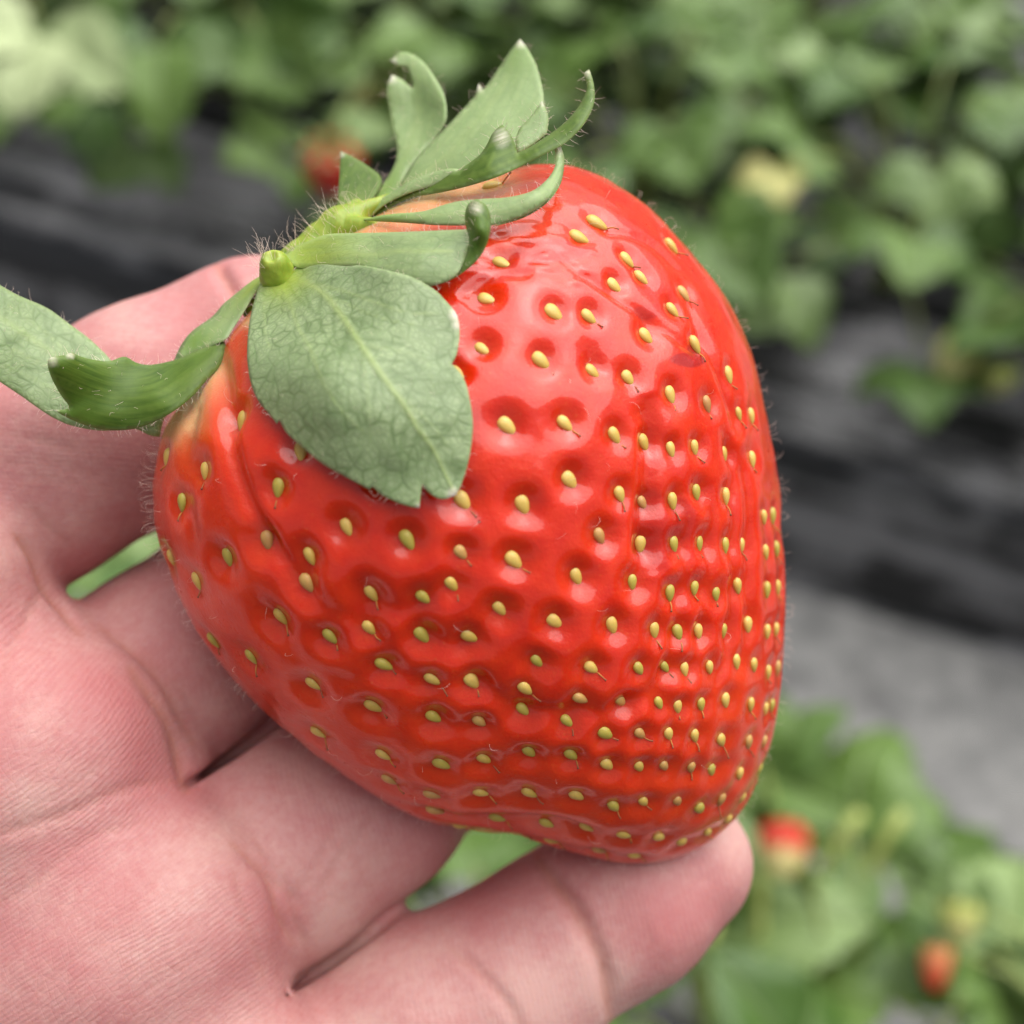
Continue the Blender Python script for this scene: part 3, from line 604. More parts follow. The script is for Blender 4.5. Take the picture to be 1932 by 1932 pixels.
me = mesh_np('flesh', V3 * 0.001, F)
fattr(me, 'white', white); fattr(me, 'orange', orange); fattr(me, 'bruise', bru); fattr(me, 'pit', pit); fattr(me, 'tip', axis_t)
def mat_flesh():
    m = Mat('strawberry_skin'); c = m.coord(1000.0)
    n = m.noise(c, 0.35, 5, 0.6); nf = m.noise(c, 2.2, 4, 0.6); sp = m.n('TexVoronoi', Vector=c, Scale=1.4)
    col = m.ramp(n, [(0.3, (0.57, 0.0100, 0.0004)), (0.7, (0.69, 0.030, 0.0010))])
    col = m.mix(m.math('MULTIPLY', m.attr('pit'), 0.30), col, (0.62, 0.034, 0.003))
    col = m.mix(m.math('MULTIPLY', m.attr('tip'), 0.25), col, (0.60, 0.034, 0.004))
    col = m.mix(m.math('MULTIPLY', m.attr('orange'), 0.75), col, (0.62, 0.075, 0.010))
    col = m.mix(m.math('MULTIPLY', m.attr('white'), 0.72), col, (0.72, 0.42, 0.20))
    col = m.mix(m.math('MULTIPLY', m.attr('bruise'), 0.8), col, (0.30, 0.002, 0.004))
    fl = m.ramp(m.n('TexVoronoi', {'feature': 'F1'}, Vector=c, Scale=0.9), [(0.06, (1, 1, 1)), (0.16, (0, 0, 0))])
    col = m.mix(m.math('MULTIPLY', fl, 0.30), col, (0.62, 0.10, 0.015))
    b0 = m.bump(m.n('TexVoronoi', Vector=c, Scale=4.2), 0.10, 0.00012); b1 = m.bump(nf, 0.26, 0.00030, b0); b2 = m.bump(n, 0.15, 0.0008, b1)
    rough = m.ramp(m.noise(c, 0.55, 5), [(0.35, (0.27,) * 3), (0.7, (0.42,) * 3)])
    m.p(Base_Color=col, Roughness=rough, IOR=1.42, Subsurface_Weight=0.85, Subsurface_Scale=0.001, Normal=b2, Specular_IOR_Level=0.28, Coat_Weight=0.75, Coat_Roughness=m.ramp(n, [(.3, (.05,) * 3), (.7, (.16,) * 3)]))
    m.b.inputs['Subsurface Radius'].default_value = (2.4, 0.6, 0.25); return m.m
berry = empty('strawberry'); berry.matrix_world = HAND
tag(berry, 'large glossy ripe strawberry with curling green sepals, lying on the fingers of the hand', 'strawberry')
flesh = link('flesh', me, berry, mat_flesh())

# --- seeds (achenes): each its own part
ANC = np.array([(510,920,.15,1),(415,1055,.08,1),(690,1130,.5,.85),(985,955,.65,.76),(1050,580,.85,.5),(1165,528,.8,.6),(1340,760,.35,.94),(1220,630,.7,.7),(1130,412,1,.12),(1290,1100,.2,1),
 (1100,1330,.7,.7),(800,1370,.6,.8),(1000,1430,.5,.85),(1400,1390,.5,.85),(1200,1580,.4,.9),(320,870,-.05,1),(840,1540,.9,.4),(720,1260,.9,.45),(1430,1000,.25,1)], float)
def seed_dir(u, v):
    w = 1 / ((u - ANC[:, 0]) ** 2 + (v - ANC[:, 1]) ** 2 + 900) ** 1.5
    d = (ANC[:, 2:] * w[:, None]).sum(0); a = math.atan2(d[1], d[0]) + random.gauss(0, .12); return math.cos(a), math.sin(a)
def seed_mesh(k):
    V, F = [], []; rings, sd = 10, 12
    rnd = random.Random(k)
    for i in range(rings + 1):
        a = i / rings; y = -1 + 2 * a; r = math.sqrt(max(0, 1 - y * y)) * (1 - 0.26 * y - 0.08 * y * y)   # pointed at +y
        for j in range(sd):
            an = 2 * math.pi * j / sd; V.append((r * math.cos(an) * .62, y * (1 + .12 * (y > 0) * y), r * math.sin(an) * .5 * (1 + .1 * math.cos(2 * an))))
    for i in range(rings):
        for j in range(sd): F.append((i * sd + j, (i + 1) * sd + j, (i + 1) * sd + (j + 1) % sd, i * sd + (j + 1) % sd))
    return mesh_np('seed', np.array(V), F)
def mat_seed(name, a, b):
    m = Mat(name); c = m.coord(1.0); oi = m.n('ObjectInfo')
    gr = m.n('SeparateXYZ'); m.t.links.new(c.outputs[0], gr.inputs[0])
    f = m.math('MULTIPLY_ADD', gr.outputs['Y'], 0.35, m.math('MULTIPLY', oi.outputs['Random'], 0.7))
    st_ = m.noise(m.coord((7, 1.2, 7)), 2.0, 3)
    col = m.mix(m.math('MULTIPLY', st_, 0.5), m.ramp(f, [(0.0, a), (1.0, b)]), (0.30, 0.20, 0.03))
    m.p(Base_Color=col, Roughness=0.32, Subsurface_Weight=0.15, Subsurface_Scale=0.0004, Normal=m.bump(st_, 0.15, 0.05)); return m.m
M_SD = [mat_seed('seed_yellow', (0.80, 0.55, 0.14), (0.58, 0.40, 0.07)), mat_seed('seed_green', (0.55, 0.45, 0.08), (0.40, 0.36, 0.06)), mat_seed('seed_tan', (0.66, 0.38, 0.12), (0.42, 0.15, 0.06))]
SM = [seed_mesh(k) for k in range(3)]
for k in range(3): SM[k].materials.append(M_SD[k])
sty_V, sty_F, dark_from = [], [], []
SP = bil(surf, sph, sth); SNN = bil(sn2, sph, sth); SNN /= np.linalg.norm(SNN, axis=1)[:, None]
seed_xf = []
for i in range(len(sth)):
    u, v = UV(SP[i]); 
    if sph[i] > np.pi / 2: d = np.array([.4, -.9, 0])
    else:
        a, b = seed_dir(u, v); d = np.array([a, -b, 0])
    n = SNN[i]; n0 = SN[i]; n = n * .6 + n0 * .4; n /= np.linalg.norm(n)
    d = d - n * d.dot(n); d /= np.linalg.norm(d) + 1e-9; x = np.cross(d, n)
    L = (0.43 + 0.091 * spacing[i]) * random.uniform(.88, 1.1)
    if sph[i] < np.pi / 2 and v < 560: L *= 1.08
    pr = random.uniform(-.10, .06) * L
    if sph[i] < np.pi / 2 and v > 900: kind = random.choices((0, 1, 2), (.52, .28, .20))[0]
    else: kind = random.choices((0, 1, 2), (.88, .06, .06))[0]
    if u < 470 or sph[i] > np.pi / 2: kind = random.choices((0, 1), (.6, .4))[0]
    o = link('seed', SM[kind], berry)
    c = SP[i] + n * pr
    o.matrix_local = Matrix([[x[0], d[0], n[0], c[0] / L], [x[1], d[1], n[1], c[1] / L], [x[2], d[2], n[2], c[2] / L], [0, 0, 0, 1 / L]]) if False else \
        Matrix.Translation(Vector(c * .001)) @ Matrix(((x[0], d[0], n[0]), (x[1], d[1], n[1]), (x[2], d[2], n[2]))).to_4x4() @ Matrix.Diagonal((L * .001 * random.uniform(.92, 1.08), L * .001, L * .001, 1))
    if random.random() < .6:      # the dried style: a thin filament from the seed's point
        ln = L * random.uniform(.6, 1.3); side = random.uniform(-.8, 1.0); p0 = c + d * L * .95
        pts = [p0, p0 + d * ln * .45 + n0 * .42 * ln + x * side * .25 * ln, p0 + d * ln * .9 + n0 * random.uniform(.55, .8) * ln + x * side * .6 * ln]
        cv = catmull(pts, 3); Vt, Ft = tube(cv, np.linspace(.08, .06, len(cv)) * (1 + .9 * (np.arange(len(cv)) == len(cv) - 1)), 5)
        b0 = len(sty_V); sty_V += list(Vt); sty_F += [tuple(q + b0 for q in f) for f in Ft]; dark_from += list(np.repeat(np.linspace(0, 1, len(cv)), 5))
me = mesh_np('seed_filaments', np.array(sty_V) * .001, sty_F); fattr(me, 'dk', dark_from)
m = Mat('dry_filament'); oi = m.noise(m.coord(1000.0), .3, 2)
m.p(Base_Color=m.mix(m.ramp(m.attr('dk'), [(.45, (0, 0, 0)), (.95, (1, 1, 1))]), m.ramp(oi, [(.4, (0.50, 0.18, 0.03)), (.6, (0.30, 0.07, 0.02))]), (0.20, 0.06, 0.025)), Roughness=.7)
tag(link('seed_filaments', me, berry, m.m), kind='stuff')

# --- fine hairs
hV, hF = [], []
def hair(p, n, ln, r=.018, curl=.7, lean=None):
    t = np.cross(n, np.random.normal(size=3)); t /= np.linalg.norm(t) + 1e-9
    if lean is not None: t = lean
    pts = [p - n * .05, p + n * ln * .45 + t * ln * .12 * curl, p + n * ln * .75 + t * ln * .5 * curl, p + n * ln * (1 - .35 * curl) + t * ln * .95 * curl]
    V, F = tube(catmull(pts, 2), np.linspace(r, r * .45, 7), 3, False); b0 = len(hV); hV.extend(V); hF.extend([tuple(q + b0 for q in f) for f in F])
def hairs_at(n_, pw, ln, curl=.8, thr=None):
    for _ in range(n_):
        i, j = thr()
        hair(surf[i, j], sn2[i, j], random.uniform(*ln), random.uniform(.009, .016), curl * random.uniform(.5, 1.5))
sil = lambda: (random.randint(NF - 22, NF + 6), random.randrange(NTH))
lft = lambda: (random.randint(NF - 16, NF + 2), int(((math.pi - random.uniform(-.25, .12)) % (2 * math.pi)) / (2 * math.pi) * NTH + NTH / 2) % NTH)
anyw = lambda: (int(NF * random.random() ** .6 * .98), random.randrange(NTH))
hairs_at(380, 1, (.5, 1.2), .6, sil); hairs_at(60, 1, (.8, 1.8), .6, lft); hairs_at(80, 1, (.5, 1.2), 1.2, anyw)
me = mesh_np('fuzz', np.array(hV) * .001, hF)
m = Mat('pale_hair'); m.p(Base_Color=(.80, .62, .52), Roughness=.5, Subsurface_Weight=.0, Alpha=1.0)
M_HAIR = m.m
tag(link('fuzz', me, berry, M_HAIR), kind='stuff')

# ------------------------------------------------------------------ calyx: stem stub, crown and sepals, all children of the strawberry
def C1(x, y): return 588.7 + .2969 * x, 60.4 + .2969 * y
def C2(x, y): return .2969 * x, 483 + .2969 * y
def C3(x, y): return 422.6 + .2968 * x, 422.6 + .2968 * y
def tps(ctrl):
    c = []
    for u, v, z in ctrl:
        if isinstance(z, str): z = float(zberry(u, v)) + float(z)
        c.append((u, v, z))
    c = np.array(c, float); n = len(c); X = c[:, :2] / 300
    def K(a, b):
        r2 = ((a[:, None] - b[None]) ** 2).sum(-1); return r2 * np.log(r2 + 1e-9) * .5
    A = np.zeros((n + 3, n + 3)); A[:n, :n] = K(X, X) + np.eye(n) * 1e-3; A[:n, n] = 1; A[:n, n + 1:] = X; A[n:, :n] = A[:n, n:].T
    w = np.linalg.solve(A, np.r_[c[:, 2], 0, 0, 0])
    def f(u, v):
        q = np.stack([np.ravel(u), np.ravel(v)], 1) / 300; return (K(q, X) @ w[:n] + w[n] + q @ w[n + 1:]).reshape(np.shape(u))
    return f
def densify(outline, step=7):
    n = len(outline); cs = [i for i, p in enumerate(outline) if len(p) == 3]
    if not cs: cs = [0]
    out = []
    for a, b in zip(cs, cs[1:] + [cs[0] + n]):
        run = [outline[i % n][:2] for i in range(a, b + 1)]
        cv = catmull(run, 10); ln = np.r_[0, np.cumsum(np.linalg.norm(np.diff(cv, axis=0), axis=1))]
        k = max(1, int(ln[-1] / step)); s = np.linspace(0, ln[-1], k + 1)[:-1]
        out += list(np.stack([np.interp(s, ln, cv[:, 0]), np.interp(s, ln, cv[:, 1])], 1))
    return np.array(out)
def inside(q, poly):
    x, y = q[:, 0], q[:, 1]; c = np.zeros(len(q), bool); j = len(poly) - 1
    for i in range(len(poly)):
        xi, yi = poly[i]; xj, yj = poly[j]
        m_ = ((yi > y) != (yj > y)) & (x < (xj - xi) * (y - yi) / (yj - yi + 1e-12) + xi); c ^= m_; j = i
    return c
STREAK, ALONG, DV = [], [], []
def patch(conv, outline, ctrl, th=.13, step=7, veins=(), mats=(0, 1), round_=0.0, pinnate=False, clear=None):
    """thin leaf with two faces and a rim; returns V(mm), F, mat index, vein weight, tip weight"""
    o = densify([(*conv(p[0], p[1]),) + tuple(p[2:]) for p in outline], step)
    g0, g1 = o.min(0), o.max(0); gx, gy = np.meshgrid(np.arange(g0[0], g1[0], step), np.arange(g0[1], g1[1], step)); q = np.stack([gx.ravel(), gy.ravel()], 1)
    q[:, 0] += (np.round((q[:, 1] - g0[1]) / step) % 2) * step * .5
    q = q[inside(q, o)]; dmin = np.min(np.linalg.norm(q[:, None] - o[None], axis=2), 1); q = q[dmin > step * .62]
    pts = np.r_[o, q]; n0 = len(o)
    r = delaunay_2d_cdt([Vector(p) for p in pts], [(i, (i + 1) % n0) for i in range(n0)], [], 1, 1e-6)
    vs = np.array([tuple(p) for p in r[0]]); tris = [tuple(f) for f in r[2]]
    f = tps(ctrl); z = f(vs[:, 0], vs[:, 1])
    db = np.min(np.linalg.norm(vs[:, None] - o[None], axis=2), 1) if len(vs) < 9000 else np.zeros(len(vs))
    z = z + round_ * (1 - np.exp(-db / 26)) - round_ * .5
    vein = np.zeros(len(vs)); main = np.zeros(len(vs))
    for (pl, w, a) in veins:
        pl = catmull([conv(*p) for p in pl], 6); d, fr = poly_dist(vs[:, 0], vs[:, 1], pl)
        vein = np.maximum(vein, a * np.exp(-(d / (w * (1.2 - .8 * fr))) ** 2)); 
    dv = np.zeros(len(vs))
    if pinnate and veins:
        mv = catmull([conv(*p) for p in veins[0][0]], 8); n_ = len(mv)
        for k in range(3, n_ - 4, 3):
            tg0 = mv[k + 1] - mv[k - 1]; tg0 /= np.linalg.norm(tg0); a0 = math.atan2(tg0[1], tg0[0]); side = 1 if (k // 3) % 2 else -1; q_ = mv[k].copy(); br = [tuple(q_)]; an = a0 + side * R(random.uniform(48, 66)); L_ = random.uniform(70, 135)
            for _ in range(7): q_ = q_ + np.array([math.cos(an), math.sin(an)]) * L_ / 7; an -= side * R(random.uniform(2, 9)); br.append(tuple(q_))
            d, fr = poly_dist(vs[:, 0], vs[:, 1], br); dv = np.maximum(dv, np.exp(-(d / (3.4 * (1.1 - .6 * fr))) ** 2))
    DV.append(np.r_[dv, dv])
    if clear is not None:      # rest on the berry, never inside it
        zb_ = zberry(vs[:, 0], vs[:, 1]) + clear; z = zb_ + np.logaddexp(0, (z - zb_) / .45) * .45
    z = z + .12 * vein
    z = z + .16 * smooth_noise(np.stack([vs[:, 0], vs[:, 1], 0 * z], 1), 38, 3)
    A = P(vs[:, 0], vs[:, 1], z)
    # normals by area-weighted faces
    T = np.array(tris); fn = np.cross(A[T[:, 1]] - A[T[:, 0]], A[T[:, 2]] - A[T[:, 0]])
    flip = fn[:, 2] < 0; T[flip] = T[flip][:, ::-1]; fn[flip] *= -1
    N = np.zeros_like(A)
    for k in range(3): np.add.at(N, T[:, k], fn)
    N /= np.linalg.norm(N, axis=1)[:, None] + 1e-12
    edge = np.clip(db / 6, .35, 1)[:, None]
    top, bot = A + N * th * .5 * edge, A - N * th * .5 * edge
    nV = len(A); V = np.r_[top, bot]; F = [tuple(t) for t in T] + [tuple(t[::-1] + nV) for t in T]; M = [mats[0]] * len(T) + [mats[1]] * len(T)
    cnt = {}
    for t in T:
        for a, b in ((t[0], t[1]), (t[1], t[2]), (t[2], t[0])):
            if (b, a) in cnt: del cnt[(b, a)]
            else: cnt[(a, b)] = 1
    for a, b in cnt: F.append((b, a, a + nV, b + nV)); M.append(mats[0])
    pl = catmull([conv(*p) for p in veins[0][0]], 6) if veins else np.array([o[0], o[len(o) // 2]])
    d, fr = poly_dist(vs[:, 0], vs[:, 1], pl); k_ = np.clip((fr * (len(pl) - 1)).astype(int), 0, len(pl) - 2); tg = pl[k_ + 1] - pl[k_]; sg_ = np.sign(tg[:, 0] * (vs[:, 1] - pl[k_, 1]) - tg[:, 1] * (vs[:, 0] - pl[k_, 0]))
    STREAK.append(np.r_[d * sg_, d * sg_] * KMM); ALONG.append(np.r_[fr, fr])
    return V, F, M, np.r_[vein, vein], np.r_[db, db], (vs, o, A, N)

def mat_sepal(name, pale):
    m = Mat(name); c = m.coord(1000.0)
    wv = m.noise(c, .35, 3); vec = m.n('VectorMath', {'operation': 'ADD'}); m.t.links.new(c.outputs[0], vec.inputs[0])
    sc = m.n('VectorMath', {'operation': 'SCALE'}); m.t.links.new(wv.outputs['Color'], sc.inputs[0]); sc.inputs['Scale'].default_value = 1.1; m.t.links.new(sc.outputs[0], vec.inputs[1])
    vo = m.n('TexVoronoi', {'feature': 'DISTANCE_TO_EDGE'}, Vector=vec.outputs[0], Scale=.72); vo2 = m.n('TexVoronoi', {'feature': 'DISTANCE_TO_EDGE'}, Vector=vec.outputs[0], Scale=1.9)
    vn = m.ramp(m.noise(c, .5, 3), [(.35, (.45,) * 3), (.6, (1,) * 3)]); e1 = m.math('MULTIPLY', m.ramp(vo, [(0.01, (1, 1, 1)), (0.08, (.5,) * 3), (0.20, (0, 0, 0))]), vn); e2 = m.ramp(vo2, [(0.0, (1, 1, 1)), (0.22, (0, 0, 0))])
    e = m.math('MULTIPLY', m.math('MAXIMUM', e1, m.math('MULTIPLY', e2, .5)), m.attr('net')); n = m.noise(c, .22, 4)
    if pale:
        col = m.ramp(n, [(.3, (0.19, 0.27, 0.085)), (.7, (0.285, 0.375, 0.145))]); dark = (0.10, 0.155, 0.05); vc = (0.30, 0.37, 0.13)
    else:
        col = m.ramp(n, [(.3, (0.022, 0.060, 0.003)), (.7, (0.062, 0.110, 0.006))]); dark = (0.10, 0.19, 0.03); vc = (0.22, 0.30, 0.06)
    if pale: col = m.mix(m.math('MULTIPLY', m.attr('net'), .6), col, m.ramp(n, [(.3, (0.20, 0.255, 0.145)), (.7, (0.31, 0.37, 0.215))]))
    col = m.mix(m.math('MULTIPLY', m.attr('dvein'), .75), col, dark)
    col = m.mix(m.math('MULTIPLY', e, .85 if pale else .3), col, dark)
    col = m.mix(m.math('MULTIPLY', m.attr('vein'), .75), col, vc)
    col = m.mix(m.attr('base'), col, (0.28, 0.36, 0.03) if pale else (0.20, 0.27, 0.03))
    col = m.mix(m.attr('sat'), col, (0.13, 0.22, 0.025))
    rim = m.ramp(m.attr('db'), [(.0, (1, 1, 1)), (.25, (0, 0, 0))])
    col = m.mix(m.math('MULTIPLY', rim, .35), col, (0.34, 0.42, 0.20))
    col = m.mix(m.attr('dry'), col, (0.62, 0.58, 0.46))
    cx_ = m.n('CombineXYZ', i0=m.math('MULTIPLY', m.attr('across'), 2.6), i1=m.math('MULTIPLY', m.attr('along'), 3.0)); fib = m.ramp(m.noise(cx_, 1.0, 4, .6), [(.35, (0, 0, 0)), (.65, (1, 1, 1))])
    col = m.mix(m.math('MULTIPLY', fib, m.math('MULTIPLY_ADD', m.attr('net'), -.5, .62) if pale else .75), col, (0.16, 0.25, 0.085) if pale else (0.10, 0.16, 0.02))
    h = m.math('SUBTRACT', m.math('MULTIPLY', fib, .25), m.math('MULTIPLY', e, 1.0 if pale else -.5))
    m.p(Base_Color=col, Roughness=.50, Specular_IOR_Level=.5 if pale else .3, Normal=m.bump(h, .16 if pale else .10, .00028), Subsurface_Weight=.25, Subsurface_Scale=.0006)
    m.b.inputs['Subsurface Radius'].default_value = (.5, 1, .25); return m.m
M_PALE, M_DARK = mat_sepal('sepal_underside', True), mat_sepal('sepal_upper_side', False)
eV, eF = [], []
def edge_hairs(info, dens, ln, base_uv=None):
    vs, o, A, N = info; n0 = len(o); cz = A.mean(0)
    for i in range(n0):
        if random.random() > dens: continue
        j = int(np.argmin(np.linalg.norm(vs - o[i], axis=1))); tg = o[(i + 1) % n0] - o[i - 1]
        nn = np.array([tg[1], tg[0], 0.0]); nn /= np.linalg.norm(nn) + 1e-9
        q = o[i] + 4 * np.array([nn[0], -nn[1]])
        if inside(q[None], o)[0]: nn = -nn
        d = nn + np.random.normal(size=3) * .45; d /= np.linalg.norm(d); b0 = len(eV)
        l_ = random.uniform(*ln); p = A[j]; t = np.random.normal(size=3) * .3
        V, F = tube(catmull([p, p + d * l_ * .5, p + d * l_ + t * l_ * .6], 2), np.linspace(.016, .007, 5), 3, False)
        eV.extend(V); eF.extend([tuple(k + b0 for k in f) for f in F])
def face_hairs(info, n_):
    vs, o, A, N = info
    for j in np.random.choice(len(A), min(n_, len(A)), replace=False):
        p = A[j] + N[j] * .08; d = N[j] * .55 + np.random.normal(size=3) * .5; d /= np.linalg.norm(d); l_ = random.uniform(.35, .8); b0 = len(eV); t = np.random.normal(size=3) * .25
        V, F = tube(catmull([p, p + d * l_ * .5, p + d * l_ * .85 + t * l_], 2), np.linspace(.011, .006, 5), 3, False); eV.extend(V); eF.extend([tuple(k + b0 for k in f) for f in F])
BASE_C = (560, 480)
def sepal(name, patches, tips=(), label=None, base=(BASE_C, 95), hairs=(.35, (.4, .9)), sat=None, net=.3, nap=30):
    V, F, M, ve, db = [], [], [], [], []; STREAK.clear(); ALONG.clear(); DV.clear()
    for pt in patches:
        a, f, mi, v, d, info = patch(**pt); b0 = len(V); V += list(a); F += [tuple(int(k) + b0 for k in q) for q in f]; M += mi; ve += list(v); db += list(d)
        edge_hairs(info, *hairs); face_hairs(info, nap)
    V = np.array(V); me = mesh_np(name, V * .001, F); me.polygons.foreach_set('material_index', M)
    me.materials.append(M_PALE); me.materials.append(M_DARK)
    u, v = UV(V); dry = np.zeros(len(V))
    for (c, r) in tips: dry = np.maximum(dry, np.clip(1.3 - np.hypot(u - c[0], v - c[1]) / r, 0, 1))
    fattr(me, 'vein', ve); fattr(me, 'db', np.array(db) / 40); fattr(me, 'dry', np.clip(dry, 0, 1))
    fattr(me, 'base', np.clip(np.exp(-(np.hypot(u - base[0][0], v - base[0][1]) / base[1]) ** 2), 0, 1) * .9)
    s_ = np.zeros(len(V))
    for (c, r, a) in (sat or ()): s_ = np.maximum(s_, a * np.exp(-(np.hypot(u - c[0], v - c[1]) / r) ** 2))
    fattr(me, 'sat', s_)
    fattr(me, 'net', np.full(len(V), net)); fattr(me, 'across', np.concatenate(STREAK)); fattr(me, 'dvein', np.concatenate(DV)); fattr(me, 'along', np.concatenate(ALONG))
    o = link(name, me, berry)
    if label: o['label'] = label
    return o

# A: the broad sepal lying over the front
A_out = [(250,330,1),(205,450),(165,610),(148,800),(155,920),(180,1040),(230,1140),(300,1222),(335,1270,1),(352,1246,1),(400,1330),(500,1420),(620,1520),(760,1600),(880,1665),(925,1690,1),(945,1668,1),(1000,1720),(1100,1770),(1190,1798),(1242,1805,1),(1250,1720),(1260,1655,1),(1300,1705),(1350,1740),(1405,1750),(1475,1722,1),(1515,1640),(1560,1480),(1582,1300),(1570,1160),(1540,1020),(1500,945),(1448,892,1),(1482,820),(1498,700),(1490,610),(1468,555,1),(1420,500),(1340,420),(1200,340),(1060,300),(900,268),(700,252),(560,256),(430,262),(350,280,1)]
def c3(x, y, z): return (*C3(x, y), z)
sepal('sepal', [dict(conv=C3, outline=A_out, pinnate=True, clear=1.3, step=5.0, th=.15, round_=0.19, ctrl=[c3(300,320,1.0), c3(420,300,1.6), c3(200,600,'2.5'), c3(160,850,'2.6'), c3(300,1220,'1.6'), c3(600,520,7.5), c3(620,900,'4.0'), c3(700,1250,'3.4'), c3(620,1520,'1.5'), c3(1000,900,'3.2'), c3(1060,300,'3.2'), c3(1400,500,'2.0'), c3(1480,700,'1.2'), c3(1540,1050,'1.3'), c3(1570,1300,'1.2'), c3(1450,1700,'.9'), c3(1240,1790,'1.0'), c3(950,1680,'1.2'), c3(1250,1250,'2.6')],
  veins=[([(330,320),(500,370),(640,450),(760,600),(880,780),(1010,970),(1150,1160),(1230,1300),(1340,1450),(1460,1700)], 6.5, 1.0), ([(350,340),(420,500),(470,650),(560,820),(640,1020),(760,1200),(900,1330)], 3.6, .55), ([(540,380),(760,430),(960,500),(1150,560),(1400,580)], 3.4, .5), ([(640,450),(800,520),(1000,600),(1200,640)], 2.6, .35), ([(880,780),(900,960),(920,1150),(930,1400)], 2.8, .3), ([(300,340),(260,500),(270,700),(300,800)], 2.8, .4), ([(1010,970),(1150,1120),(1330,1290),(1450,1450)], 2.8, .4), ([(890,790),(1090,800),(1280,880),(1330,1050)], 2.4, .25), ([(1180,1180),(1290,1360),(1400,1520)], 3, .5)])],
  tips=[(C3(1460,1720), 13), (C3(1242,1800), 8), (C3(1478,575), 14), (C3(1480,640), 9)], base=(C3(360,330), 46), label='broad pale green sepal spread over the front of the berry', hairs=(.16, (.25, .6)), net=1.0)
# B: the next one, its end folded back
sepal('sepal', [dict(conv=C1, outline=[(-200,1430,1),(-120,1370),(0,1320),(80,1290),(180,1280),(400,1276),(600,1270),(800,1262),(1000,1255,1),(1008,1310),(992,1385),(965,1455),(925,1535),(845,1588),(740,1618,1),(620,1585),(480,1532),(300,1495),(100,1490),(-80,1500)], round_=0.22, ctrl=[(*C1(-190,1430),1.0), (*C1(-60,1450),1.9), (*C1(60,1310),1.9), (*C1(150,1400),'2.8'), (*C1(400,1280),'2.6'), (*C1(400,1500),'2.2'), (*C1(700,1260),'3.4'), (*C1(700,1440),'3.6'), (*C1(740,1610),'2.2'), (*C1(990,1260),'4.2'), (*C1(960,1460),'3.0')],
  veins=[([(-40,1440),(200,1410),(400,1420),(600,1390),(900,1400)], 6, .9), ([(100,1350),(400,1330),(800,1330)], 3, .3), ([(200,1460),(450,1480),(740,1560)], 3, .4)]),
  dict(conv=C1, outline=[(985,1262,1),(972,1170),(995,1090),(1050,1062,1),(1112,1110),(1136,1190),(1128,1290),(1092,1390),(1030,1470),(930,1548),(840,1594),(735,1622,1),(840,1582),(920,1528),(960,1452),(988,1382),(1000,1320)], round_=0.66, ctrl=[(*C1(985,1262),'4.4'), (*C1(1040,1070),'9.0'), (*C1(1130,1200),'6.5'), (*C1(1050,1250),'7.2'), (*C1(1090,1390),'4.4'), (*C1(975,1450),'3.3'), (*C1(930,1545),'2.4'), (*C1(740,1620),'2.2')], mats=(1, 0))],
  tips=[(C1(1040,1120), 12)], base=(C1(-40,1390), 82), net=.6, label='short sepal with its tip folded over, behind the broad front sepal')
# C: long narrow one lying to the right, curling up at the end
sepal('sepal', [dict(conv=C1, outline=[(300,1195,1),(480,1160),(700,1140),(860,1092),(960,1072),(1100,1060),(1250,1050),(1400,1010),(1500,930),(1545,850),(1548,780),(1540,722,1),(1575,715,1),(1602,800),(1592,900),(1562,985),(1480,1085),(1340,1172),(1150,1228),(1000,1230),(800,1228),(600,1214),(420,1204)], round_=0.50, ctrl=[(*C1(320,1195),.5), (*C1(600,1180),'3.2'), (*C1(860,1150),'3.6'), (*C1(1100,1060),'4.6'), (*C1(1150,1220),'2.4'), (*C1(1400,1010),'5.4'), (*C1(1360,1160),'3.0'), (*C1(1560,900),'6.0'), (*C1(1560,730),4.0)],
  veins=[([(330,1200),(600,1190),(900,1160),(1200,1140),(1450,1040),(1570,860)], 5, .5)]),
  dict(conv=C1, outline=[(1602,800,1),(1596,900),(1566,990),(1484,1092),(1342,1180),(1150,1236,1),(1345,1158),(1478,1066),(1552,968),(1580,880)], ctrl=[(*C1(1600,820),'5.6'), (*C1(1566,985),'4.4'), (*C1(1480,1085),'3.2'), (*C1(1340,1175),'2.2'), (*C1(1150,1232),'2.0')], mats=(1, 0))],
  tips=[(C1(1560,730), 12)], label='narrow curling sepal lying to the right on the shoulder', sat=[(C1(420,1190), 40, .6)], base=(C1(330,1190), 70))
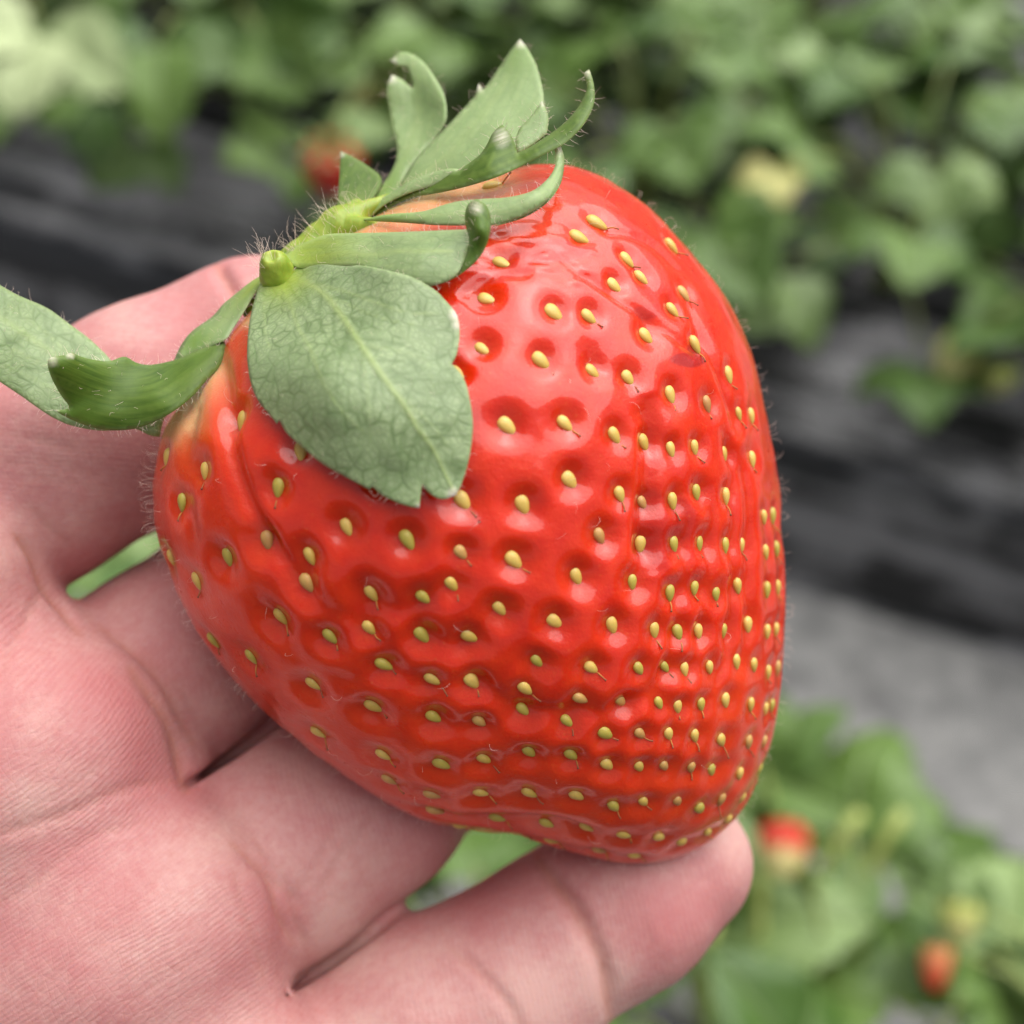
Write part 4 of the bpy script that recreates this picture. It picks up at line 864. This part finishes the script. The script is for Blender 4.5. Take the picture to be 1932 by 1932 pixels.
# D: folded lengthwise, dark upper side showing, sharp horn at the tip
sepal('sepal', [dict(conv=C1, outline=[(250,1225,1),(400,1105),(560,1000),(700,930),(850,890),(930,885,1),(1060,785),(1112,715),(1150,640),(1208,588,1),(1255,640),(1285,700),(1305,770,1),(1400,722),(1550,622),(1640,542),(1710,450),(1748,350),(1725,262,1),(1762,238,1),(1788,320),(1796,430),(1762,530),(1700,622),(1600,712),(1480,775),(1350,842),(1200,912),(1050,962),(900,1002),(750,1032),(620,1055),(500,1112),(400,1190),(300,1240)], round_=0.55, mats=(1, 0), ctrl=[(*C1(280,1220),-3.5), (*C1(560,1020),-2.0), (*C1(850,900),1.0), (*C1(1200,600),3.5), (*C1(1150,840),5.0), (*C1(900,995),3.5), (*C1(1300,780),4.0), (*C1(1400,810),5.2), (*C1(1600,640),4.0), (*C1(1740,250),0.5), (*C1(1790,400),2.0), (*C1(1680,600),4.2)],
  veins=[([(560,1030),(800,1000),(1000,930),(1250,830),(1500,720),(1700,560)], 3, .5), ([(1100,880),(1150,800),(1160,740)], 2, .6), ([(860,990),(870,950),(850,930)], 2, .5), ([(1000,940),(1060,860),(1100,800)], 2, .45)]),
  dict(conv=C1, outline=[(1290,690,1),(1320,610),(1380,550),(1462,438,1),(1502,540),(1492,645,1),(1400,716),(1306,768,1)], round_=0.17, ctrl=[(*C1(1295,690),3.0), (*C1(1465,445),2.0), (*C1(1490,640),2.8), (*C1(1310,760),3.6)], mats=(0, 1)),
  dict(conv=C1, outline=[(240,1215,1),(395,1092),(560,985),(700,915),(860,870),(935,872,1),(850,945),(740,985),(600,1030),(450,1105),(320,1225,1)], round_=0.28, ctrl=[(*C1(270,1215),-3.0), (*C1(560,1000),-1.4), (*C1(900,880),1.6), (*C1(600,1030),-.6), (*C1(440,1110),-1.6)], mats=(0, 1))],
  tips=[(C1(1745,260), 9), (C1(1200,670), 17), (C1(1465,450), 6)], label='long folded sepal with dark upper side and a horn-like tip', base=(C1(290,1215), 60), sat=[(C1(420,1150), 40, .5)], hairs=(.4, (.4, 1.0)))
# E: tall pale one standing up to the right
sepal('sepal', [dict(conv=C1, outline=[(540,1010,1),(600,900),(680,780),(820,640),(960,490),(1036,408,1),(1060,326,1),(1088,370,1),(1180,240),(1260,120),(1322,45,1),(1372,110),(1420,200),(1455,320),(1472,430),(1440,560),(1350,680),(1200,800),(1000,900),(850,950),(700,1010)], round_=0.44, ctrl=[(*C1(600,980),-4.5), (*C1(820,660),-6.0), (*C1(1100,360),-8.0), (*C1(1330,80),-9.0), (*C1(1440,400),-5.0), (*C1(1200,760),-1.5), (*C1(900,880),-2.5), (*C1(1100,560),-5.0)],
  veins=[([(600,980),(820,820),(1000,640),(1180,400),(1325,80)], 7, .45), ([(800,830),(1000,760),(1250,560)], 3, .3), ([(760,800),(900,620),(1080,420)], 3, .3)])],
  tips=[(C1(1325,65), 11), (C1(1060,350), 9)], label='tall pale sepal standing up with a dry white point', base=(C1(400,1150), 60), sat=[(C1(1340,150), 45, .45)])
# F: notched one standing up behind
sepal('sepal', [dict(conv=C1, outline=[(340,1110,1),(440,980),(520,850),(540,740),(515,620),(492,500),(474,400),(482,320,1),(508,272,1),(570,300),(620,345),(642,362,1),(628,290),(600,222),(545,215),(498,182,1),(555,132,1),(612,132),(700,185),(780,290),(840,400),(856,540),(822,620),(760,700),(680,800),(600,900),(560,1000),(460,1080)], round_=0.39, ctrl=[(*C1(400,1060),-6.5), (*C1(540,760),-10.0), (*C1(480,330),-13.0), (*C1(580,140),-14.5), (*C1(840,450),-9.5), (*C1(680,500),-12.5), (*C1(650,800),-8.5)],
  veins=[([(430,1030),(600,780),(680,520),(640,150)], 6, .4), ([(620,800),(760,580),(800,400)], 3, .3)])],
  tips=[(C1(500,290), 11), (C1(515,185), 9)], label='bluish notched sepal standing up at the back of the calyx', base=(C1(330,1130), 50), sat=[(C1(470,1000), 62, .85)])
# G: little triangular one
sepal('sepal', [dict(conv=C1, outline=[(160,1110,1),(172,950),(180,758,1),(270,800),(350,850),(440,925),(420,1010),(350,1100,1),(250,1130)], round_=0.33, ctrl=[(*C1(250,1100),-5.0), (*C1(180,770),-10.0), (*C1(430,940),-7.5)], mats=(1, 0))],
  tips=[(C1(182,770), 8)], label='small triangular sepal beside the crown', base=(C1(300,1180), 40))
# H: left one, twisted so that its dark hairy face shows, tip curled up
sepal('sepal', [dict(conv=C2, outline=[(305,662,1),(335,640),(400,632),(458,612,1),(520,642),(620,664),(700,668),(790,640),(870,680),(960,692),(1100,665),(1200,625),(1320,575),(1425,525,1),(1432,600),(1400,700),(1300,805),(1220,895),(1080,1002),(900,1086),(740,1108),(600,1092),(460,1042),(338,978,1),(440,965),(385,880),(330,780),(304,700)], round_=0.83, mats=(1, 0), ctrl=[(*C2(1400,600),2.0), (*C2(1300,760),3.5), (*C2(1080,700),2.0), (*C2(1080,960),5.0), (*C2(800,680),3.0), (*C2(800,1080),4.0), (*C2(560,680),6.0), (*C2(600,1080),4.5), (*C2(320,690),9.0), (*C2(360,960),6.0)],
  veins=[([(1380,620),(1200,760),(1000,880),(700,900),(340,760)], 5, .35), ([(1300,760),(1100,900),(900,990),(600,1000)], 3, .3)]),
  dict(conv=C2, outline=[(1690,110,1),(1600,160),(1500,240),(1420,305),(1350,385),(1220,480),(1150,570),(1105,668,1),(1220,625),(1330,575),(1432,532),(1482,460),(1560,340),(1622,235),(1690,180,1)], round_=0.44, ctrl=[(*C2(1680,140),0.0), (*C2(1420,310),-2.0), (*C2(1150,590),-.5), (*C2(1480,450),1.0), (*C2(1330,570),1.5)], veins=[([(1660,140),(1500,300),(1360,480),(1300,570)], 7, .8)])],
  tips=[(C2(325,665), 12), (C2(450,625), 8), (C2(350,985), 7)], label='dark green hairy sepal twisted to the left with its tip curled up', base=(C2(1640,160), 50), sat=[(C2(1230,540), 32, .9), (C2(500,1060), 40, .5)], hairs=(.6, (.35, .8)), nap=35)
# I: pale one reaching out of the picture on the left
sepal('sepal', [dict(conv=C2, pinnate=True, outline=[(-420,-60,1),(-200,60),(0,185),(120,252),(300,332),(440,432),(560,520),(660,612),(760,705),(950,725),(1150,690),(1330,600),(1400,570,1),(1390,680),(1250,840),(1060,1010),(1015,1150,1),(950,1140),(850,1098),(650,1110),(470,1082),(350,1034),(250,972),(120,880),(0,800),(-150,690),(-330,430),(-430,150)], round_=0.44, ctrl=[(*C2(1350,630),-2.5), (*C2(1000,800),-1.5), (*C2(1000,1100),-1.5), (*C2(700,700),-.5), (*C2(650,1080),1.5), (*C2(300,400),-1.0), (*C2(300,950),1.5), (*C2(0,500),2.5), (*C2(-350,200),4.0)],
  veins=[([(1000,850),(600,780),(250,560),(-100,320),(-400,50)], 7, .5), ([(600,800),(300,700),(0,560)], 3, .4), ([(520,720),(300,500),(60,320)], 3, .4), ([(480,900),(250,800),(0,680)], 3, .3)])],
  tips=[((-120, 480), 10)], net=.9, label='wide pale sepal reaching past the left edge over the index finger', base=(C2(1500,400), 60))

def lump(name, path, rad, mat, parent, sides=14, seed=0, bump_=.12):
    cv = catmull([P(*p) for p in path], 6); rr = np.interp(np.linspace(0, 1, len(cv)), np.linspace(0, 1, len(rad)), rad)
    V, F = tube(cv, rr, sides); V = np.array(V); V = V + bump_ * smooth_noise(V, .9, seed)[:, None] * np.array([1, 1, 1])
    return link(name, mesh_np(name, V * .001, F), parent, mat)
m = Mat('green_stalk'); n = m.noise(m.coord((900.0, 300, 900)), .8, 4)
m.p(Base_Color=m.ramp(n, [(.3, (0.17, 0.26, 0.016)), (.7, (0.33, 0.40, 0.05))]), Roughness=.42, Subsurface_Weight=.3, Subsurface_Scale=.001, Normal=m.bump(n, .3, .0006)); M_STALK = m.m
def sdf_blob(name, cones, mat, parent, cut=(), Hs=.16, k=.9, nz=.10):
    """organic lump from round cones in the hand frame, with spheres hollowed out"""
    import openvdb as vdb2
    pts_ = np.array([P(*c[0]) for c in cones] + [P(*c[1]) for c in cones]); l0 = pts_.min(0) - 4; sh = np.ceil((pts_.max(0) + 4 - l0) / Hs).astype(int)
    ax = [np.arange(sh[i]) * Hs + l0[i] for i in range(3)]; X, Y, Zq = np.meshgrid(*ax, indexing='ij'); Q = np.stack([X, Y, Zq], -1)
    Dd = np.full(X.shape, 9.0)
    for a_, b_, ra, rb in cones:
        a3, b3 = P(*a_), P(*b_); ba = b3 - a3; h = np.clip(((Q - a3) @ ba) / ba.dot(ba), 0, 1); d = np.linalg.norm(Q - a3 - h[..., None] * ba, axis=-1) - (ra + (rb - ra) * h)
        hh = np.clip(k - np.abs(Dd - d), 0, None) / k; Dd = np.minimum(Dd, d) - hh * hh * k * .25
    for c_, r in cut: Dd = np.maximum(Dd, r - np.linalg.norm(Q - P(*c_), axis=-1))
    Dd += nz * smooth_noise(Q.reshape(-1, 3) * np.array([1, 1, .5]), .8, 77).reshape(Dd.shape) + nz * .6 * smooth_noise(Q.reshape(-1, 3), .35, 78).reshape(Dd.shape)
    gr = vdb2.FloatGrid(); gr.copyFromArray(Dd.astype(np.float32)); p_, q_ = gr.convertToQuads(isovalue=0.0); p_ = np.asarray(p_, float) * Hs + l0; q_ = np.asarray(q_)
    if np.einsum('ij,ij->i', p_[q_[:, 0]], np.cross(p_[q_[:, 1]] - p_[q_[:, 0]], p_[q_[:, 2]] - p_[q_[:, 0]])).sum() < 0: q_ = q_[:, ::-1]
    return link(name, mesh_np(name, p_ * .001, q_), parent, mat)
sdf_blob('stem', [((545,560,-1.5),(526,522,1.4),2.1,1.45), ((526,522,1.4),(518,498,2.6),1.4,1.25)], M_STALK, berry, cut=[((506,474,4.2), 1.0)], nz=.10)
sdf_blob('calyx_crown', [((520,560,-2.5),(560,500,-2.0),1.0,1.7), ((560,500,-2.0),(605,455,-2.0),1.7,1.5), ((605,455,-2.0),(650,428,-2.6),1.5,1.5), ((545,525,-.5),(600,545,3.2),1.5,.6), ((520,540,-1.0),(470,590,-1.5),1.0,.6),
  ((575,495,-1.5),(640,470,1.6),1.7,.8), ((635,436,-1.8),(760,420,1.6),1.5,.25), ((640,420,-2),(745,368,-2.8),1.4,.3), ((640,420,-3),(690,372,-7),1.3,.3), ((630,425,-3.5),(648,395,-7),1.2,.4)], M_STALK, berry, nz=.05)
cc = [P(520,510,2), P(560,485,0), P(600,455,-1), P(640,425,-1), P(670,405,-2), P(500,500,3)]
for _ in range(95):
    c = random.choice(cc) + np.random.normal(size=3) * .5; d = np.array([random.uniform(-1, .3), random.uniform(.2, 1), random.uniform(-.2, .6)]); d /= np.linalg.norm(d)
    V, F = tube(catmull([c, c + d * random.uniform(1.2, 2.0), c + d * random.uniform(2.1, 3.0) + np.random.normal(size=3) * .35], 2), np.linspace(.016, .007, 5), 3, False)
    b0 = len(eV); eV.extend(V); eF.extend([tuple(k + b0 for k in f) for f in F])
tag(link('sepal_hair', mesh_np('sepal_hair', np.array(eV) * .001, eF), berry, M_HAIR), kind='stuff')
